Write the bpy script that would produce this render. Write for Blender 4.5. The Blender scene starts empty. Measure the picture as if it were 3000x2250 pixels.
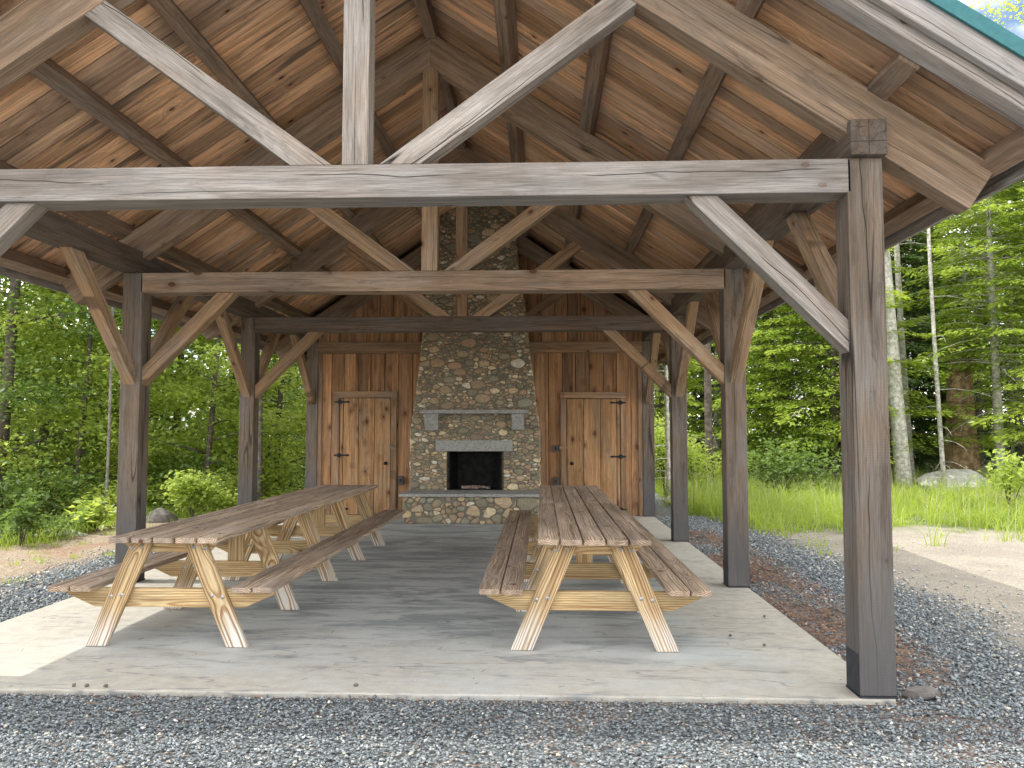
import bpy, math, random
import numpy as np
from mathutils import Vector, Matrix
random.seed(7); rng = np.random.default_rng(7)
C = bpy.context.scene.collection
R = math.radians
scene = bpy.context.scene

# ------------------------------------------------------------ camera, sky, sun, exposure
cam = bpy.data.cameras.new('camera'); camo = bpy.data.objects.new('camera', cam); C.objects.link(camo)
camo.location = (1.094, -4.519, 1.4774)
camo.rotation_euler = (math.pi/2 + .0593, 0, .0371)
cam.sensor_width = 36; cam.lens = 27.70; cam.clip_start = .05; cam.clip_end = 600
scene.camera = camo
CLOUD = 23.0
SUN_EL, SUN_AZ = 58.7, 269.0        # azimuth clockwise from +Y; light comes from the left (-X)
w = bpy.data.worlds.new('World'); scene.world = w; w.use_nodes = True
nt = w.node_tree; bg = nt.nodes['Background']
sky = nt.nodes.new('ShaderNodeTexSky'); sky.sky_type = 'NISHITA'; sky.sun_disc = False
sky.sun_elevation = R(SUN_EL); sky.sun_rotation = R(SUN_AZ); sky.air_density = 1.0; sky.dust_density = 1.2; sky.ozone_density = 1.5
# bright broken cloud over the blue
tc = nt.nodes.new('ShaderNodeTexCoord'); cn = nt.nodes.new('ShaderNodeTexNoise'); cn.inputs['Scale'].default_value = 2.3; cn.inputs['Detail'].default_value = 6; cn.inputs['Roughness'].default_value = .58
mp = nt.nodes.new('ShaderNodeMapping'); mp.inputs['Scale'].default_value = (1, 1, 2.2); mp.inputs['Location'].default_value = (5.2, 2.1, -1.3); nt.links.new(tc.outputs['Generated'], mp.inputs[0]); nt.links.new(mp.outputs[0], cn.inputs['Vector'])
cr = nt.nodes.new('ShaderNodeMapRange'); cr.interpolation_type = 'SMOOTHSTEP'; cr.inputs['From Min'].default_value = .40; cr.inputs['From Max'].default_value = .60; nt.links.new(cn.outputs[0], cr.inputs[0])
cm = nt.nodes.new('ShaderNodeMix'); cm.data_type = 'RGBA'; nt.links.new(cr.outputs[0], cm.inputs[0]); nt.links.new(sky.outputs[0], cm.inputs[6]); cm.inputs[7].default_value = (CLOUD, CLOUD*.97, CLOUD*.92, 1)
nt.links.new(cm.outputs[2], bg.inputs[0]); bg.inputs[1].default_value = .10
sl = bpy.data.lights.new('sun', 'SUN'); sl.energy = 2.0; sl.angle = R(.5); sl.color = (1, .95, .86)
so = bpy.data.objects.new('sun', sl); C.objects.link(so)
a, e = R(SUN_AZ), R(SUN_EL)
sd = Vector((math.sin(a)*math.cos(e), math.cos(a)*math.cos(e), math.sin(e)))
so.rotation_euler = sd.to_track_quat('Z', 'Y').to_euler(); so.location = sd*60
vs = scene.view_settings; vs.view_transform = 'Standard'; vs.look = 'None'; vs.gamma = 1; vs.exposure = 1.2
scene.cycles.max_bounces = 8; scene.cycles.diffuse_bounces = 5; scene.cycles.transmission_bounces = 4
scene.cycles.transparent_max_bounces = 4

# ------------------------------------------------------------ node helpers
class N:
    def __init__(s, name):
        s.m = bpy.data.materials.new(name); s.m.use_nodes = True; s.t = s.m.node_tree
        s.n = s.t.nodes; s.l = s.t.links; s.b = s.n['Principled BSDF']; s.out = s.n['Material Output']
        s.b.inputs['Roughness'].default_value = .85
        s.b.inputs['Specular IOR Level'].default_value = .25
    def put(s, node, i, v):
        if v is None: return
        if isinstance(v, bpy.types.NodeSocket): s.l.new(v, node.inputs[i])
        else: node.inputs[i].default_value = v
    def attr(s, name, out='Vector'):
        a = s.n.new('ShaderNodeAttribute'); a.attribute_name = name; return a.outputs[out]
    def math(s, op, a, b=None, c=None, clamp=False):
        m = s.n.new('ShaderNodeMath'); m.operation = op; m.use_clamp = clamp
        s.put(m, 0, a); s.put(m, 1, b); s.put(m, 2, c); return m.outputs[0]
    def vmul(s, v, k):
        m = s.n.new('ShaderNodeVectorMath'); m.operation = 'MULTIPLY'; s.put(m, 0, v); s.put(m, 1, k); return m.outputs[0]
    def vadd(s, v, k):
        m = s.n.new('ShaderNodeVectorMath'); m.operation = 'ADD'; s.put(m, 0, v); s.put(m, 1, k); return m.outputs[0]
    def sep(s, v):
        m = s.n.new('ShaderNodeSeparateXYZ'); s.put(m, 0, v); return m.outputs
    def comb(s, x, y, z):
        m = s.n.new('ShaderNodeCombineXYZ'); s.put(m, 0, x); s.put(m, 1, y); s.put(m, 2, z); return m.outputs[0]
    def noise(s, v, sc=1, det=3, rough=.55, dist=0, out=0):
        m = s.n.new('ShaderNodeTexNoise'); s.put(m, 'Vector', v); m.inputs['Scale'].default_value = sc
        m.inputs['Detail'].default_value = det; m.inputs['Roughness'].default_value = rough
        m.inputs['Distortion'].default_value = dist; return m.outputs[out]
    def vor(s, v, sc=1, feat='F1', out='Distance', rnd=1):
        m = s.n.new('ShaderNodeTexVoronoi'); m.feature = feat; s.put(m, 'Vector', v)
        m.inputs['Scale'].default_value = sc; m.inputs['Randomness'].default_value = rnd; return m.outputs[out]
    def step(s, v, a, b, lo=0, hi=1):
        m = s.n.new('ShaderNodeMapRange'); m.interpolation_type = 'SMOOTHSTEP'
        s.put(m, 'Value', v); m.inputs['From Min'].default_value = a; m.inputs['From Max'].default_value = b
        m.inputs['To Min'].default_value = lo; m.inputs['To Max'].default_value = hi; return m.outputs[0]
    def mix(s, f, a, b, mode='MIX'):
        m = s.n.new('ShaderNodeMix'); m.data_type = 'RGBA'; m.blend_type = mode
        s.put(m, 0, f)
        for i, v in ((6, a), (7, b)):
            s.put(m, i, tuple(v)+(1,) if isinstance(v, (tuple, list)) and len(v) == 3 else v)
        return m.outputs[2]
    def ramp(s, f, stops, const=False):
        m = s.n.new('ShaderNodeValToRGB'); s.put(m, 0, f); cr = m.color_ramp
        if const: cr.interpolation = 'CONSTANT'
        while len(cr.elements) < len(stops): cr.elements.new(.5)
        for e_, (p, c) in zip(cr.elements, stops): e_.position = p; e_.color = tuple(c)+(1,)
        return m.outputs[0]
    def bump(s, h, st=.5, d=.01, prev=None):
        m = s.n.new('ShaderNodeBump'); s.put(m, 'Height', h); m.inputs['Strength'].default_value = st
        m.inputs['Distance'].default_value = d
        if prev: s.l.new(prev, m.inputs['Normal'])
        return m.outputs[0]
    def geo(s, out='Position'): return s.n.new('ShaderNodeNewGeometry').outputs[out]
    def done(s, col, nrm=None, rough=None):
        s.put(s.b, 'Base Color', tuple(col)+(1,) if isinstance(col, tuple) and len(col) == 3 else col)
        if nrm: s.l.new(nrm, s.b.inputs['Normal'])
        if rough is not None: s.put(s.b, 'Roughness', rough)
        return s.m

def wood(name, light, dark, grey, g0=.3, ring=.35, freq=95, knot=.5, crack=.5, stainx=None, foot=None, var=.35, saw=0, blue=0.0, cathedral=1.0, stain_lift=.5, kr=1.0, hue=0.0):
    """grey: weathered tone, g0: how much of it; ring: ring contrast; stainx: (from,to) length range that is darkened by splash water"""
    s = N(name); P = s.attr('gc'); rnd = s.attr('rnd', 'Fac')
    kn = s.vor(s.vmul(P, (.62, 1, 1)), 4.2)
    px = s.sep(P)
    warp = s.noise(s.vmul(P, (.9, 3.5, 3.5)), 1, 2)
    warp2 = s.noise(s.vmul(P, (3.2, 14, 14)), 1, 2)
    push = s.step(kn, 0, .42, .05*knot, 0)
    y = s.math('ADD', px[1], s.math('MULTIPLY', s.math('SUBTRACT', warp, .5), .075*cathedral))
    z = px[2]
    r = s.math('SQRT', s.math('ADD', s.math('MULTIPLY', y, y), s.math('MULTIPLY', z, z)))
    r = s.math('ADD', r, s.math('ADD', push, s.math('MULTIPLY', warp2, .006)))
    rg = s.math('FRACT', s.math('MULTIPLY', r, freq))
    rg = s.math('MULTIPLY', s.step(rg, .25, .78), s.step(rg, .84, .98, 1, 0))        # latewood band
    fine = s.noise(s.vmul(P, (5, 190, 190)), 1, 3, .65)
    mid = s.noise(s.vmul(P, (1.1, 22, 22)), 1, 4, .6)
    blot = s.noise(s.vmul(P, (1.3, 5, 5)), 1, 4, .6)
    big = s.noise(s.vmul(P, (.5, 2.2, 2.2)), 1, 2)
    col = s.mix(s.math('MULTIPLY', rg, ring), light, dark)
    col = s.mix(s.step(mid, .35, .75, 0, .45), col, dark)
    gm = s.math('ADD', s.step(blot, .38, .68, -.35, .45), g0, clamp=True)
    gm = s.math('MULTIPLY', gm, s.step(fine, .25, .8, 1, .55))
    col = s.mix(gm, col, grey)
    if hue: col = s.mix(s.math('MULTIPLY', s.step(s.math('FRACT', s.math('MULTIPLY', rnd, 13.7)), .35, .9), hue), col, grey)
    # board-to-board tone
    tone = s.math('MULTIPLY_ADD', rnd, var*2, 1-var)
    tone = s.math('MULTIPLY', tone, s.step(big, .3, .7, .8, 1.16))
    tone = s.math('MULTIPLY', tone, s.step(fine, .3, .72, 1.2, .74)); tone = s.math('MULTIPLY', tone, s.step(mid, .3, .7, 1.12, .84))
    if blue:
        bs = s.math('MULTIPLY', s.step(s.noise(s.vmul(P, (.8, 9, 9)), 1.3, 4), .52, .66), s.step(s.math('FRACT', s.math('MULTIPLY', rnd, 7.3)), .3, .8))
        col = s.mix(s.math('MULTIPLY', bs, blue), col, (.10, .095, .09))
    kd = s.step(kn, .055*kr, .085*kr, 1, 0); halo = s.step(kn, .07*kr, .2*kr, .45, 0)
    krg = s.math('MULTIPLY', s.math('SINE', s.math('MULTIPLY', kn, 190)), .25)
    col = s.mix(s.math('MULTIPLY', halo, knot), col, tuple(c*.6 for c in dark))
    col = s.mix(s.math('MULTIPLY', kd, min(1, knot*1.4)), col, s.mix(s.math('ADD', krg, .5), (.055, .026, .016), (.19, .085, .045)))
    cr = s.noise(s.vmul(P, (.28, 11, 11)), 1, 0, .4)
    crm = s.math('MULTIPLY', s.step(s.math('ABSOLUTE', s.math('SUBTRACT', cr, .5)), 0, .012, 1, 0), s.step(s.noise(s.vmul(P, (.45, .9, .9)), 1.2, 1), .44, .56))
    cw = s.noise(s.vmul(P, (.7, .15, .15)), 1, 3, .55)
    pc = s.math('ABSOLUTE', s.math('ADD', px[2], s.math('MULTIPLY', s.math('SUBTRACT', cw, .5), .16)))
    pcm = s.math('MULTIPLY', s.step(pc, .0012, .0036, 1, 0), s.step(s.noise(s.vmul(P, (.55, .3, .3)), 1.7, 0), .46, .52))
    qc = s.math('ABSOLUTE', s.math('ADD', px[1], s.math('MULTIPLY', s.math('SUBTRACT', s.noise(s.vadd(s.vmul(P, (.8, .15, .15)), (7, 3, 1)), 1, 3, .55), .5), .2)))
    qcm = s.math('MULTIPLY', s.step(qc, .0012, .0034, 1, 0), s.step(s.noise(s.vadd(s.vmul(P, (.5, .3, .3)), (3, 9, 2)), 1.7, 0), .48, .54))
    crm = s.math('MAXIMUM', crm, s.math('MAXIMUM', pcm, qcm))
    crm = s.math('MULTIPLY', crm, crack)
    # weather stains with ragged edges
    ws = s.noise(s.vmul(P, (1.7, 7, 7)), 1, 6, .68, 1.2); ws2 = s.noise(s.vmul(P, (.6, 3, 3)), 1, 3, .5)
    wm = s.math('MULTIPLY', s.step(ws, .52, .66), s.step(ws2, .40, .60))
    col = s.mix(s.math('MULTIPLY', wm, stain_lift), col, tuple(c*.45 for c in dark))
    wl = s.step(s.noise(s.vmul(P, (1.4, 11, 11)), 1.3, 5, .7), .56, .70)
    col = s.mix(s.math('MULTIPLY', wl, stain_lift*.45), col, tuple(min(.8, c*1.35) for c in light))
    col = s.mix(crm, col, (.025, .02, .017))
    m = s.n.new('ShaderNodeMix'); m.data_type = 'RGBA'; m.blend_type = 'MULTIPLY'; m.inputs[0].default_value = 1
    s.l.new(col, m.inputs[6]); s.l.new(s.comb(tone, tone, tone), m.inputs[7]); col = m.outputs[2]
    if stainx:
        sm = s.step(s.math('ADD', s.attr('len', 'Fac'), s.math('MULTIPLY', s.math('SUBTRACT', mid, .5), 1.3)), stainx[0], stainx[1], .78, 0)
        col = s.mix(sm, col, (.085, .087, .092))
    if foot:
        fm = s.step(s.math('ADD', s.attr('len', 'Fac'), s.math('MULTIPLY', s.math('SUBTRACT', mid, .5), .55)), foot[0], foot[1], 1, 0)
        fm = s.math('MULTIPLY', fm, s.step(rg, .2, .6, 1, .15))
        col = s.mix(fm, col, (.62, .59, .55))
    h = s.math('ADD', s.math('MULTIPLY', fine, .55), s.math('MULTIPLY', rg, -.25*ring))
    h = s.math('ADD', h, s.math('MULTIPLY', crm, -2.2))
    if saw:
        gx = s.math('SINE', s.math('MULTIPLY', s.math('ADD', px[0], s.math('MULTIPLY', mid, .03)), 420))
        h = s.math('ADD', h, s.math('MULTIPLY', gx, .10*saw))
    h = s.math('ADD', h, s.math('MULTIPLY', mid, .5))
    return s.done(col, s.bump(h, .55, .006))

M = {}
BR = (.255, .165, .100); BD = (.12, .070, .042)
M['front_tie'] = wood('weathered_front_timber', (.235, .20, .175), (.14, .112, .095), (.265, .252, .242), g0=.65, ring=.15, knot=.35, crack=.9, saw=.8, var=.08)
M['front_strut'] = wood('silvered_timber', (.25, .205, .17), (.145, .112, .09), (.305, .285, .268), g0=.62, ring=.16, knot=.4, crack=1, saw=.9, var=.1)
M['rafter'] = wood('brown_timber', (.30, .215, .15), (.17, .115, .078), (.25, .205, .17), g0=.35, ring=.2, knot=.4, crack=.6, saw=.8, var=.14)
M['post'] = wood('post_timber', (.17, .125, .088), (.088, .062, .043), (.158, .148, .14), g0=.5, ring=.22, knot=.5, crack=.9, stainx=(.15, 1.1), saw=.9, var=.12)
M['brace'] = wood('brace_timber', (.37, .245, .145), (.21, .13, .075), (.31, .26, .21), g0=.22, ring=.22, knot=.75, crack=.6, saw=.9, var=.14)
M['tie'] = wood('inner_tie_timber', kr=1.6, light=(.33, .235, .165), dark=(.19, .125, .085), grey=(.28, .24, .205), g0=.28, ring=.2, knot=.8, crack=.5, saw=1, var=.10)
M['plate'] = wood('dark_plate_timber', (.16, .115, .085), (.085, .06, .045), (.13, .12, .115), g0=.45, ring=.2, knot=.5, crack=.6, var=.2)
M['purlin'] = wood('purlin_timber', (.30, .21, .15), (.17, .115, .08), (.26, .22, .19), g0=.3, ring=.2, knot=.5, crack=.4, var=.16)
M['roof_board'] = wood('roof_board', (.84, .52, .31), (.44, .24, .14), (.50, .38, .30), g0=.06, ring=.4, freq=60, knot=.9, kr=1.1, hue=.6, crack=.15, var=.32, saw=.7, blue=.75)
M['wall_board'] = wood('wall_board', (.40, .215, .105), (.18, .088, .042), (.25, .175, .115), kr=1.7, hue=.45, g0=.12, ring=.3, freq=55, knot=1, crack=.1, var=.30, saw=.9, blue=.35)
M['wall_trim'] = wood('wall_trim', (.31, .195, .115), (.17, .10, .06), (.24, .19, .15), g0=.3, ring=.2, knot=.7, crack=.3, var=.15, saw=.9)
M['door_board'] = wood('door_board', (.41, .235, .115), (.18, .095, .045), (.26, .20, .14), kr=1.6, hue=.4, g0=.16, ring=.25, freq=55, knot=1, crack=.1, var=.14, saw=.9, blue=.5)
M['rake'] = wood('rake_timber', (.30, .26, .235), (.18, .155, .14), (.31, .30, .30), g0=.6, ring=.15, knot=.6, crack=.6, var=.15, saw=.6)
M['table_top'] = wood('table_plank', stain_lift=.12, light=(.46, .355, .26), dark=(.17, .115, .08), grey=(.37, .31, .26), g0=.25, ring=.85, freq=78, knot=.7, crack=.1, var=.16, cathedral=1.5)
M['table_leg'] = wood('table_leg_pine', stain_lift=.12, light=(.56, .43, .25), dark=(.27, .145, .06), grey=(.50, .41, .27), g0=.05, ring=1.0, freq=74, knot=.7, crack=0, var=.08, foot=(.05, .33), cathedral=1.0)
M['table_beam'] = wood('table_beam_pine', stain_lift=.12, light=(.56, .43, .235), dark=(.31, .175, .075), grey=(.50, .40, .24), g0=.05, ring=.9, freq=62, knot=.6, crack=0, var=.10, cathedral=1.5)
M['log'] = wood('driftwood', (.36, .28, .19), (.20, .15, .10), (.34, .32, .29), g0=.4, knot=.3, crack=.8, var=.1)

def flat(name, col, rough=.6, metal=0, nz=.25, sc=30):
    s = N(name); n = s.noise(s.geo(), sc, 3)
    c = s.mix(s.step(n, .3, .7), tuple(v*(1-nz) for v in col), tuple(min(1, v*(1+nz)) for v in col))
    s.b.inputs['Metallic'].default_value = metal
    return s.done(c, s.bump(n, .15, .003), rough)
M['black_iron'] = flat('black_iron', (.022, .023, .026), .55, .3)
M['base_metal'] = flat('dark_base_plate', (.035, .038, .045), .6, .2)
M['bolt'] = flat('galvanised_bolt', (.45, .46, .47), .45, .7)
M['teal'] = flat('teal_roof_metal', (.035, .14, .155), .35, .1, .1)
M['outlet'] = flat('grey_outlet', (.07, .075, .07), .5)
M['gap_shade'] = flat('gap_shade_black', (.012, .011, .010), .95, 0, .2)  # near-black, stands in for the shade inside board gaps
M['soot'] = flat('soot', (.012, .012, .012), .95, 0, .5, 9)
M['char'] = flat('charred_wood', (.26, .20, .165), .9, 0, .6, 25)

def mat_concrete():
    s = N('concrete'); P = s.geo(); p = s.sep(P)
    st = s.noise(s.vmul(P, (.55, 1.5, 1)), 1.0, 5, .6, .6)
    st2 = s.noise(s.vmul(P, (.8, 3.0, 1)), 1.5, 7, .68, .9)
    fine = s.noise(P, 60, 4, .6); grit = s.noise(P, 9, 4, .7)
    # damp-stained blotches in mid-floor, with light falloff to paler edges painted in
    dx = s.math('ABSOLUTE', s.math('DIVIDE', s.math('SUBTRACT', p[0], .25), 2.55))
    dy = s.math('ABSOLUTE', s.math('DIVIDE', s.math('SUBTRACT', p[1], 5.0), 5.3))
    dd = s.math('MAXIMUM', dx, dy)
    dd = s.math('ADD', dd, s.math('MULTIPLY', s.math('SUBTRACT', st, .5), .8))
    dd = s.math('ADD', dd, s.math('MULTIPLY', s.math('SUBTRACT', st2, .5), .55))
    stain_lift = s.step(dd, .55, 1.02, 1, 0)
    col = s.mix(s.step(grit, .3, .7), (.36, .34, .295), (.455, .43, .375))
    col = s.mix(s.math('MULTIPLY', stain_lift, .8), col, (.45, .49, .505))  # cool tint raised to offset the dim light in the middle
    d2 = s.step(s.math('ADD', st2, s.math('MULTIPLY', stain_lift, .13)), .56, .72)
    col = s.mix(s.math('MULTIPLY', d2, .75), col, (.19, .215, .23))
    ck = s.noise(s.vmul(P, (.5, 2.6, 1)), .8, 4, .6)
    line = s.math('MULTIPLY', s.step(s.math('ABSOLUTE', s.math('SUBTRACT', ck, .5)), 0, .010, 1, 0), s.step(st, .40, .52))
    col = s.mix(s.math('MULTIPLY', line, .6), col, (.14, .15, .17))
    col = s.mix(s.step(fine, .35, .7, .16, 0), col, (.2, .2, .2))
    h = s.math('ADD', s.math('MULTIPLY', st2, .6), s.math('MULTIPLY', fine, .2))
    return s.done(col, s.bump(h, .3, .006), s.step(stain_lift, 0, 1, .8, .62))
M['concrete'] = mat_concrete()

def mat_stone(name='field_stone'):
    s = N(name); r = s.attr('rnd', 'Fac'); P = s.attr('gc')
    col = s.ramp(r, [(0, (0.295, 0.264, 0.181)), (.10, (0.468, 0.354, 0.226)), (.2, (0.268, 0.249, 0.181)), (.30, (0.570, 0.439, 0.278)), (.40, (0.364, 0.287, 0.181)), (.5, (0.346, 0.340, 0.253)),
                     (.58, (0.691, 0.521, 0.324)), (.64, (0.260, 0.212, 0.163)), (.72, (0.414, 0.324, 0.208)), (.80, (0.502, 0.333, 0.215)), (.86, (0.380, 0.333, 0.233)), (.91, (0.806, 0.664, 0.428)), (.96, (0.806, 0.750, 0.609))], True)
    n = s.noise(P, 26, 5, .7); n2 = s.noise(s.vmul(P, (12, 12, 45)), 1, 3)
    sp = s.vor(P, 110)
    col = s.mix(s.step(n, .35, .7, 0, .5), col, (.14, .125, .10))
    col = s.mix(s.step(n2, .5, .75, 0, .3), col, (.3, .26, .2))
    col = s.mix(s.step(sp, .0, .3, .35, 0), col, (.38, .36, .32))
    return s.done(col, s.bump(s.math('ADD', n, s.math('MULTIPLY', n2, .4)), .6, .012), .8)
M['stone'] = mat_stone()
def mat_simple(name, c1, c2, sc, bumpd=.01, st=.5, rough=.9, det=5):
    s = N(name); n = s.noise(s.geo(), sc, det, .65)
    return s.done(s.mix(s.step(n, .3, .7), c1, c2), s.bump(n, st, bumpd), rough)
M['mortar'] = mat_simple('mortar', (.15, .138, .11), (.24, .22, .18), 35, .01)
def mat_granite(name, k=1.0):
    s = N(name); P = s.geo(); v = s.vor(P, 150, out='Color'); sv = s.sep(v)[0]; n = s.noise(P, 14, 4)
    col = s.ramp(sv, [(0, (.14*k, .14*k, .135*k)), (.3, (.24*k, .24*k, .23*k)), (.6, (.32*k, .32*k, .305*k)), (.9, (.40*k, .40*k, .38*k))])
    col = s.mix(s.step(n, .4, .7, 0, .35), col, (.14*k, .145*k, .13*k))
    return s.done(col, s.bump(s.math('ADD', sv, s.math('MULTIPLY', n, 2)), .3, .006), .75)
M['granite'] = mat_granite('granite', 1.15)
def mat_brick():
    s = N('fire_brick'); P = s.geo(); p = s.sep(P)
    fz = s.math('FRACT', s.math('MULTIPLY', p[2], 1/.125)); j = s.step(s.math('ABSOLUTE', s.math('SUBTRACT', fz, .5)), .44, .48)
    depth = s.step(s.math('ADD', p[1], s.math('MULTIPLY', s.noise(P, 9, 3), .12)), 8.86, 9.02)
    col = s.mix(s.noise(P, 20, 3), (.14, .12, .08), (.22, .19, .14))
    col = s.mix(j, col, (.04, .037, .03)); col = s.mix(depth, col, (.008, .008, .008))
    return s.done(col, s.bump(j, -.5, .006), .9)
M['brick'] = mat_brick()
def mat_boulder():
    s = N('boulder_rock'); P = s.geo(); n = s.noise(P, 3, 7, .7); n2 = s.noise(P, 22, 5, .7); ln = s.noise(s.vmul(P, (1, 1, 6)), 2, 3)
    col = s.mix(s.step(n, .3, .7), (.36, .35, .33), (.62, .61, .58))
    col = s.mix(s.step(n2, .5, .75, 0, .5), col, (.16, .15, .13)); col = s.mix(s.step(ln, .55, .7, 0, .35), col, (.2, .18, .13))
    return s.done(col, s.bump(s.math('ADD', n, s.math('MULTIPLY', n2, .3)), .8, .05), .9)
M['boulder'] = mat_boulder()
M['rock'] = mat_simple('dark_rock', (.10, .092, .085), (.17, .155, .145), 14, .02)

def mat_ground():
    s = N('ground_soil'); P = s.geo(); p = s.sep(P)
    w1 = s.noise(P, .55, 4, .6); w2 = s.noise(P, 2.2, 4, .6); wob = s.math('ADD', s.math('MULTIPLY', s.math('SUBTRACT', w1, .5), 1.6), s.math('MULTIPLY', s.math('SUBTRACT', w2, .5), .8))
    chip = s.vor(P, 62, out='Color'); cv = s.sep(chip)[0]; cd = s.vor(P, 62, out='Distance'); ch2 = s.sep(s.vor(P, 130, out='Color'))[0]
    gravel = s.ramp(cv, [(0, (.08, .09, .097)), (.45, (.15, .17, .18)), (.8, (.23, .25, .255)), (.93, (.30, .30, .29)), (1, (.5, .49, .46))])
    gravel = s.mix(s.step(cd, .35, .75, 0, .8), gravel, (.03, .03, .03))
    fine = s.noise(P, 90, 4, .7); mid = s.noise(P, 14, 5, .7); patch = s.noise(P, 1.1, 5, .65)
    dirt = s.mix(s.step(fine, .3, .7), (.16, .12, .085), (.29, .23, .165))
    dirt = s.mix(s.step(mid, .5, .68, 0, .6), dirt, (.34, .29, .22))
    dirt = s.mix(s.step(patch, .50, .62, 0, .65), dirt, (.21, .115, .065))
    dirt = s.mix(s.step(ch2, .86, .9, 0, .8), dirt, (.52, .47, .40))
    need = s.noise(s.vmul(P, (60, 60, 60)), 1, 3, .8)
    needles = s.mix(need, (.085, .055, .042), (.20, .125, .09)); needles = s.mix(s.step(cv, .45, .6, 0, .8), needles, gravel)
    pale = s.mix(s.step(fine, .35, .65), (.12, .10, .075), (.36, .31, .235)); pale = s.mix(s.step(s.noise(P, 34, 4, .8), .45, .62, 0, .6), pale, (.40, .355, .28)); pale = s.mix(s.step(patch, .42, .62, 0, .55), pale, (.15, .12, .09)); pale = s.mix(s.step(cv, .62, .72, 0, .55), pale, (.12, .12, .115)); pale = s.mix(s.step(ch2, .3, .7, 0, .45), pale, (.36, .35, .33))
    green = s.mix(s.step(mid, .35, .65), (.05, .09, .022), (.12, .15, .05))
    forest = s.mix(s.step(mid, .35, .65), (.035, .03, .018), (.075, .062, .035))
    x = s.math('ADD', p[0], s.math('MULTIPLY', wob, .35)); y = s.math('ADD', p[1], wob)
    # gravel apron: |x| < 4.2 beside the slab, everything in front
    x = s.math('ADD', x, s.math('MULTIPLY', s.math('SUBTRACT', s.noise(P, 8, 4, .8), .5), .9)); gl = s.step(x, -4.5, -4.0); gr = s.step(x, 4.15, 4.85, 1, 0)
    front = s.step(y, .2, 1.2, 1, 0)
    frontx = s.step(s.math('ABSOLUTE', x), 6, 8, 1, 0)
    g = s.math('MAXIMUM', s.math('MULTIPLY', gl, gr), s.math('MULTIPLY', front, frontx))
    side = s.math('MULTIPLY', s.step(x, 0, .1), 1)
    other = s.mix(side, dirt, pale)
    col = s.mix(g, other, gravel)
    nz = s.math('MULTIPLY', s.math('MULTIPLY', s.step(x, 3.55, 3.8, 1, 0), s.step(x, 2.9, 3.0)), s.step(s.math('ADD', p[1], 0), 6.2, 7.4, 1, 0))
    nz = s.math('MULTIPLY', nz, s.step(s.noise(P, 1.8, 4), .40, .55))
    lip = s.math('MULTIPLY', s.step(s.math('ABSOLUTE', p[0]), 3.2, 3.3, 1, 0), s.step(p[1], -.09, -.05))
    rest = s.math('MULTIPLY', s.step(s.noise(P, 1.1, 5), .56, .68), .6)
    nz = s.math('MAXIMUM', nz, s.math('MAXIMUM', s.math('MULTIPLY', lip, .85), rest)); nz = s.math('MULTIPLY', nz, s.step(s.noise(P, 9, 4, .7), .38, .56))
    col = s.mix(s.math('MULTIPLY', nz, g), col, needles)
    gg = s.math('MULTIPLY', s.step(y, 7.3, 8.6), s.step(s.math('SUBTRACT', x, s.step(p[1], 6, 10, .5, 0)), 4.0, 4.5))
    col = s.mix(s.math('MULTIPLY', gg, s.step(s.noise(P, 2.5, 4), .32, .6, .35, 1)), col, green)
    bounce_ground = s.step(s.math('ADD', p[1], s.math('MULTIPLY', wob, 1.0)), -5.5, -4.2, 1, 0)  # unseen ground behind the camera, made pale to bounce light under the roof
    col = s.mix(bounce_ground, col, s.mix(mid, (.40, .375, .33), (.54, .51, .45)))
    ff = s.math('MAXIMUM', s.step(y, 16, 19), s.step(s.attr('bank', 'Fac'), .0, .35))
    col = s.mix(ff, col, forest)
    h = s.math('ADD', s.math('MULTIPLY', s.math('SUBTRACT', 1, cd), g), s.math('ADD', s.math('MULTIPLY', mid, .8), s.math('MULTIPLY', fine, .5)))
    return s.done(col, s.bump(h, .7, .012), .95)
M['ground'] = mat_ground()

def mat_chip():
    s = N('crushed_stone'); r = s.attr('rnd', 'Fac'); P = s.geo()
    col = s.ramp(r, [(0, (.12, .138, .152)), (.3, (.19, .22, .24)), (.6, (.265, .30, .32)), (.8, (.36, .385, .39)), (.9, (.40, .40, .37)), (.95, (.52, .44, .34)), (1, (.74, .73, .70))])
    n = s.noise(P, 120, 2)
    return s.done(s.mix(s.step(n, .3, .7, 0, .25), col, (.08, .085, .09)), None, .7)
M['chip'] = mat_chip()
M['litter'] = mat_simple('dark_litter', (.05, .04, .03), (.16, .11, .07), 9)
M['needle'] = mat_simple('dry_needles', (.16, .085, .05), (.34, .20, .12), 5)

def mat_leaf(name, c1, c2, trans=.45, hue=.35, tcol=None):
    s = N(name); r = s.attr('rnd', 'Fac')
    oi = s.n.new('ShaderNodeObjectInfo').outputs['Random']
    f = s.math('ADD', s.math('MULTIPLY', r, 1-hue), s.math('MULTIPLY', oi, hue))
    col = s.mix(f, c1, c2)
    d = s.n.new('ShaderNodeBsdfDiffuse'); s.l.new(col, d.inputs[0])
    t = s.n.new('ShaderNodeBsdfTranslucent'); s.l.new(s.mix(.55, col, tcol or tuple(min(1, v*2.2) for v in c2)), t.inputs[0])
    g = s.n.new('ShaderNodeBsdfGlossy'); g.inputs['Roughness'].default_value = .45; g.inputs[0].default_value = (.8, .85, .8, 1)
    mx = s.n.new('ShaderNodeMixShader'); mx.inputs[0].default_value = trans
    s.l.new(d.outputs[0], mx.inputs[1]); s.l.new(t.outputs[0], mx.inputs[2])
    m2 = s.n.new('ShaderNodeMixShader'); m2.inputs[0].default_value = .04
    s.l.new(mx.outputs[0], m2.inputs[1]); s.l.new(g.outputs[0], m2.inputs[2])
    s.l.new(m2.outputs[0], s.out.inputs[0]); return s.m
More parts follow.
